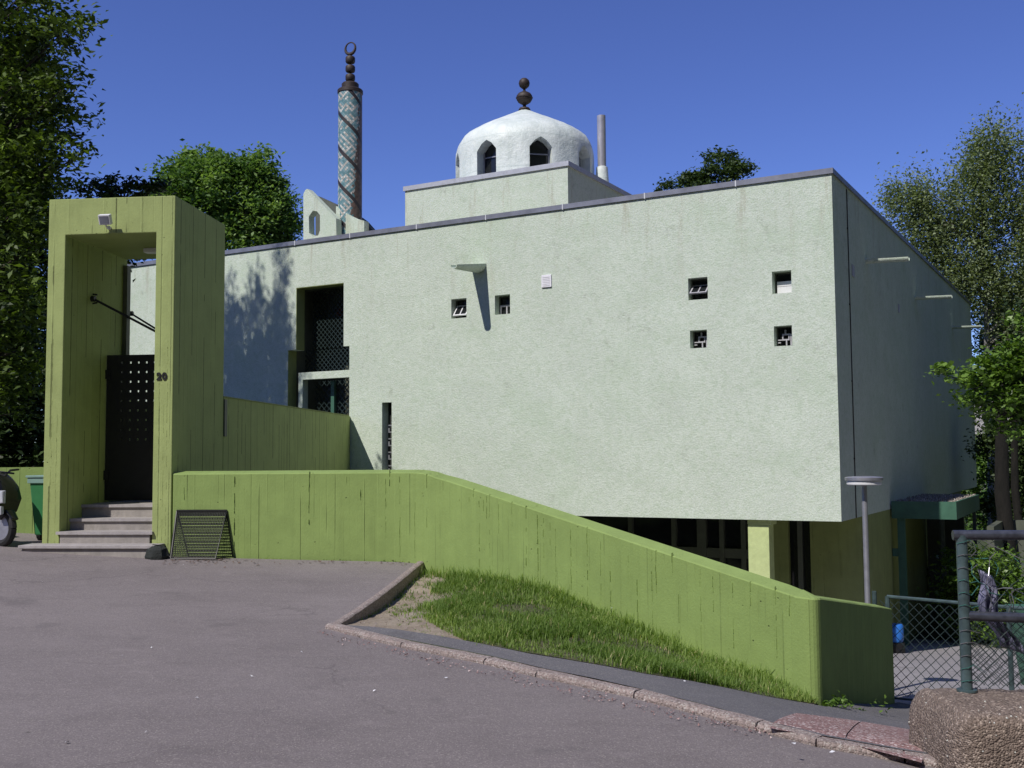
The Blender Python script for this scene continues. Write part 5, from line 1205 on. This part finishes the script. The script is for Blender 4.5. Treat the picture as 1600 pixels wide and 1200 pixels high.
mb=MB(AF);mb.prism([(-4.4,9.6),(8.4,9.6),(2,11.8)],-.4,6.7);mb.build('roof',m_iron,fb_)
# ------------------------------------------------------------------ grass
def grass(name,poly,n,h0,h1,m,zf,label,dens=None):
    poly=np.array(poly);mn=poly.min(0);mx=poly.max(0);P=[]
    def ins(X):
        c=np.zeros(len(X),bool)
        for i in range(len(poly)):
            a,b=poly[i],poly[i-1];k=((a[1]>X[:,1])!=(b[1]>X[:,1]))
            with np.errstate(divide='ignore',invalid='ignore'): xx=(b[0]-a[0])*(X[:,1]-a[1])/(b[1]-a[1])+a[0]
            c^=k&(X[:,0]<xx)
        return c
    tc=rng.uniform(mn,mx,(n//6,2)); X=np.repeat(tc,6,0)+rng.normal(0,.022,(len(tc)*6,2)); X=X[ins(X)]
    if name=='grass': X=X[rng.random(len(X))<np.clip((X[:,0]+1.02+.12*np.sin(X[:,1]*5))/.45,.0,1)]
    if name=='grass': X=X[rng.random(len(X))<np.clip(.62+.5*np.sin(X[:,0]*4.3+np.sin(X[:,1]*3)*2)*np.sin(X[:,1]*3.7+1),.18,1)]
    if dens is not None: X=X[rng.random(len(X))<dens(X)]
    # coarse elevation lookup
    gx=np.linspace(mn[0],mx[0],30);gy=np.linspace(mn[1],mx[1],30);G=np.array([[zf(a,b) for a in gx] for b in gy])
    ix=np.clip((X[:,0]-mn[0])/(mx[0]-mn[0]+1e-9)*29,0,28.999);iy=np.clip((X[:,1]-mn[1])/(mx[1]-mn[1]+1e-9)*29,0,28.999)
    i0=ix.astype(int);j0=iy.astype(int);a=ix-i0;b=iy-j0
    zz=G[j0,i0]*(1-a)*(1-b)+G[j0,i0+1]*a*(1-b)+G[j0+1,i0]*(1-a)*b+G[j0+1,i0+1]*a*b
    k=len(X);B=np.c_[X,zz-.01]
    big=.5+.5*np.sin(X[:,0]*3.1+1)*np.sin(X[:,1]*2.7)+rng.normal(0,.25,k)
    H_=(h0+(h1-h0)*np.clip(big,0,1.2)*rng.uniform(.5,1,k))[:,None]
    th=rng.uniform(0,2*math.pi,k);d=np.c_[np.cos(th),np.sin(th),np.zeros(k)];w=np.c_[-np.sin(th),np.cos(th),np.zeros(k)]*rng.uniform(.0022,.005,k)[:,None]
    ln=rng.uniform(.15,.9,k)[:,None]*H_
    up=np.array([0,0,1.])
    V=np.empty((k,5,3));V[:,0]=B-w;V[:,1]=B+w;mid=B+up*H_*.6+d*ln*.3;V[:,2]=mid+w*.8;V[:,3]=mid-w*.8;V[:,4]=B+up*H_*(1-.25*(ln/H_))+d*ln
    me=bpy.data.meshes.new(name);me.vertices.add(5*k);me.vertices.foreach_set('co',V.ravel().astype(np.float32))
    idx=np.arange(k)*5
    q4=np.stack([idx,idx+1,idx+2,idx+3],1);q3=np.stack([idx+3,idx+2,idx+4],1)
    lp=np.concatenate([q4,q3],1).ravel().astype(np.int32);me.loops.add(len(lp));me.loops.foreach_set('vertex_index',lp)
    ls=np.empty(2*k,np.int32);ls[0::2]=np.arange(k)*7;ls[1::2]=np.arange(k)*7+4
    me.polygons.add(2*k);me.polygons.foreach_set('loop_start',ls);me.materials.append(m);me.update();me.validate()
    at=me.attributes.new('rnd','FLOAT','FACE');at.data.foreach_set('value',np.repeat(np.where(rng.random(k)<.025,1,np.clip(rng.normal(.5,.22,k)+.25*np.sin(X[:,0]*1.7+X[:,1])+.2*np.sin(X[:,0]*6)*np.sin(X[:,1]*5),0,.95)),2).astype(np.float32))
    o=link(bpy.data.objects.new(name,me));return tag(o,label,'grass',kind='stuff')
def H2(x,y,zf=zv): q=hit(x,y,zf,0);return (q[0],q[1])
gpoly=[H2(645,940),H2(655,965),H2(690,985),H2(730,1004)]+[(ST[2][0],ST[2][1]+.05),(ST[3][0],ST[3][1]+.05),(ST[4][0],ST[4][1]+.05),(2.66,9.50),(2.60,9.83)]+[tuple(CORN+(BEND-CORN)*t) for t in (.2,.5,.8)]+[(-1.05,14.2),(-1.0,13.3),(-1.0,12.6),H2(650,912)]
grass('grass',gpoly,190000,.03,.14,m_grass,zv,'unmown grass slope between the green wall and the footpath')
sheet('grass_soil',[(max(a_,-.55+.06*math.sin(b_*7)),b_) for a_,b_ in gpoly],zv,m_gsoil,.25,.012,'dark soil under the grass slope')
grass('loose_grass',[H2(625,915),H2(600,950),H2(640,985),H2(700,1003),H2(760,1015),H2(720,975),H2(690,930),H2(665,893)],9000,.02,.08,m_grass,zv,'thin grass fading into the bare soil',dens=lambda X:np.clip(.5+.5*np.sin(X[:,0]*11+3)*np.sin(X[:,1]*7),0,1)*.8)
wallline=[tuple(BEND+(CORN-BEND)*t+np.array([-.30,-.22])) for t in (0,.3,.6,.95)]+[tuple(BEND+(CORN-BEND)*t) for t in (.95,.6,.3,0)]
grass('tall_grass',wallline,16000,.08,.24,m_grass,zv,'taller grass tufts along the foot of the green wall')
edge=[(-1.66,10.9),(-1.56,10.9),(-1.18,14.3),(-1.32,14.5)]
grass('weeds',edge,2600,.03,.10,m_grass,zv,'short weeds growing along the raised asphalt edge',dens=lambda X:(np.sin(X[:,1]*4)>-.1)*.8)
grass('sparse_grass',[H2(560,965),H2(640,985),H2(720,1000),H2(700,960),H2(672,900),H2(640,900),H2(600,940)],5000,.02,.07,m_grass,zv,'sparse short tufts on the trodden soil',dens=lambda X:(np.sin(X[:,0]*9)*np.sin(X[:,1]*5+1)>.25)*1.)
wb2=[(-4.0,14.86),(-1.5,14.60),(-1.5,14.67),(-4.0,14.93)]
grass('wall_foot_weeds',wb2,2200,.01,.05,m_grass,zr,'small weeds in the joint at the foot of the low wall',dens=lambda X:(np.sin(X[:,0]*7)>.2)*.7)
q=hit(66,858,zr,.3);grass('corner_weed',[(q[0]-.12,q[1]-.04),(q[0]+.08,q[1]-.04),(q[0]+.08,q[1]+.05),(q[0]-.12,q[1]+.05)],1200,.02,.07,m_grass,zr,'small weed at the left corner of the bottom step')
# corner ivy by the end of the wall
cq=CORN+np.array([.14,-.10]);Pn,_=crown_points([(cq[0],cq[1],zp(*cq)+.05,.16,.08,.05),(cq[0]+.30,cq[1]+.30,zp(cq[0]+.3,cq[1]+.3)+.03,.25,.2,.04)],13,18,.035,.2)
o=leaf_mesh('weed_plant',Pn,.045,m_leafD);tag(o,'broad leaved weeds at the corner of the green wall','weed',kind='stuff')
# litter and dead leaves
def scatter(name,pts,m,label,s0,s1,zf):
    mb=MB()
    for x,y in pts:
        q=hit(x,y,zf,0);r=random.uniform(s0,s1);a=random.uniform(0,6.28)
        V=[(q[0]+r*math.cos(a+k*1.6)*random.uniform(.6,1),q[1]+r*math.sin(a+k*1.6)*random.uniform(.6,1),q[2]+random.uniform(.004,.02)) for k in range(4)]
        mb.add(V,[(0,1,2,3)])
    return tag(mb.build(name,m,recalc=False),label,kind='stuff')
scatter('dead_leaves',[(random.uniform(255,370),random.gauss(878,3)) for _ in range(70)]+[(random.uniform(370,640),random.gauss(880,2)) for _ in range(60)],m_tb,'brown dead leaves on the asphalt at the wall foot',.012,.03,zr)
scatter('paper_scraps',[(137,868),(287,883),(331,879),(640,1010),(1055,1105)]+[(random.uniform(60,1000),random.uniform(890,1190)) for _ in range(16)],m_white,'tiny pale scraps lying on the asphalt',.008,.018,zr)
scatter('kerb_grit',[(500+t*700+random.gauss(0,6),992+t*158+random.gauss(0,4)) for t in np.random.default_rng(2).random(420)],m_red,'reddish grit gathered along the kerb',.004,.014,zr)
scatter('paper_scraps',[(1070,1067),(1300,1178),(1240,1165)],m_white,'white scraps beside the grass and kerb',.012,.02,zp)
scatter('soil_stones',[(random.uniform(560,640),random.uniform(915,985)) for _ in range(120)],m_kerb,'small stones on the bare soil',.006,.02,zv)
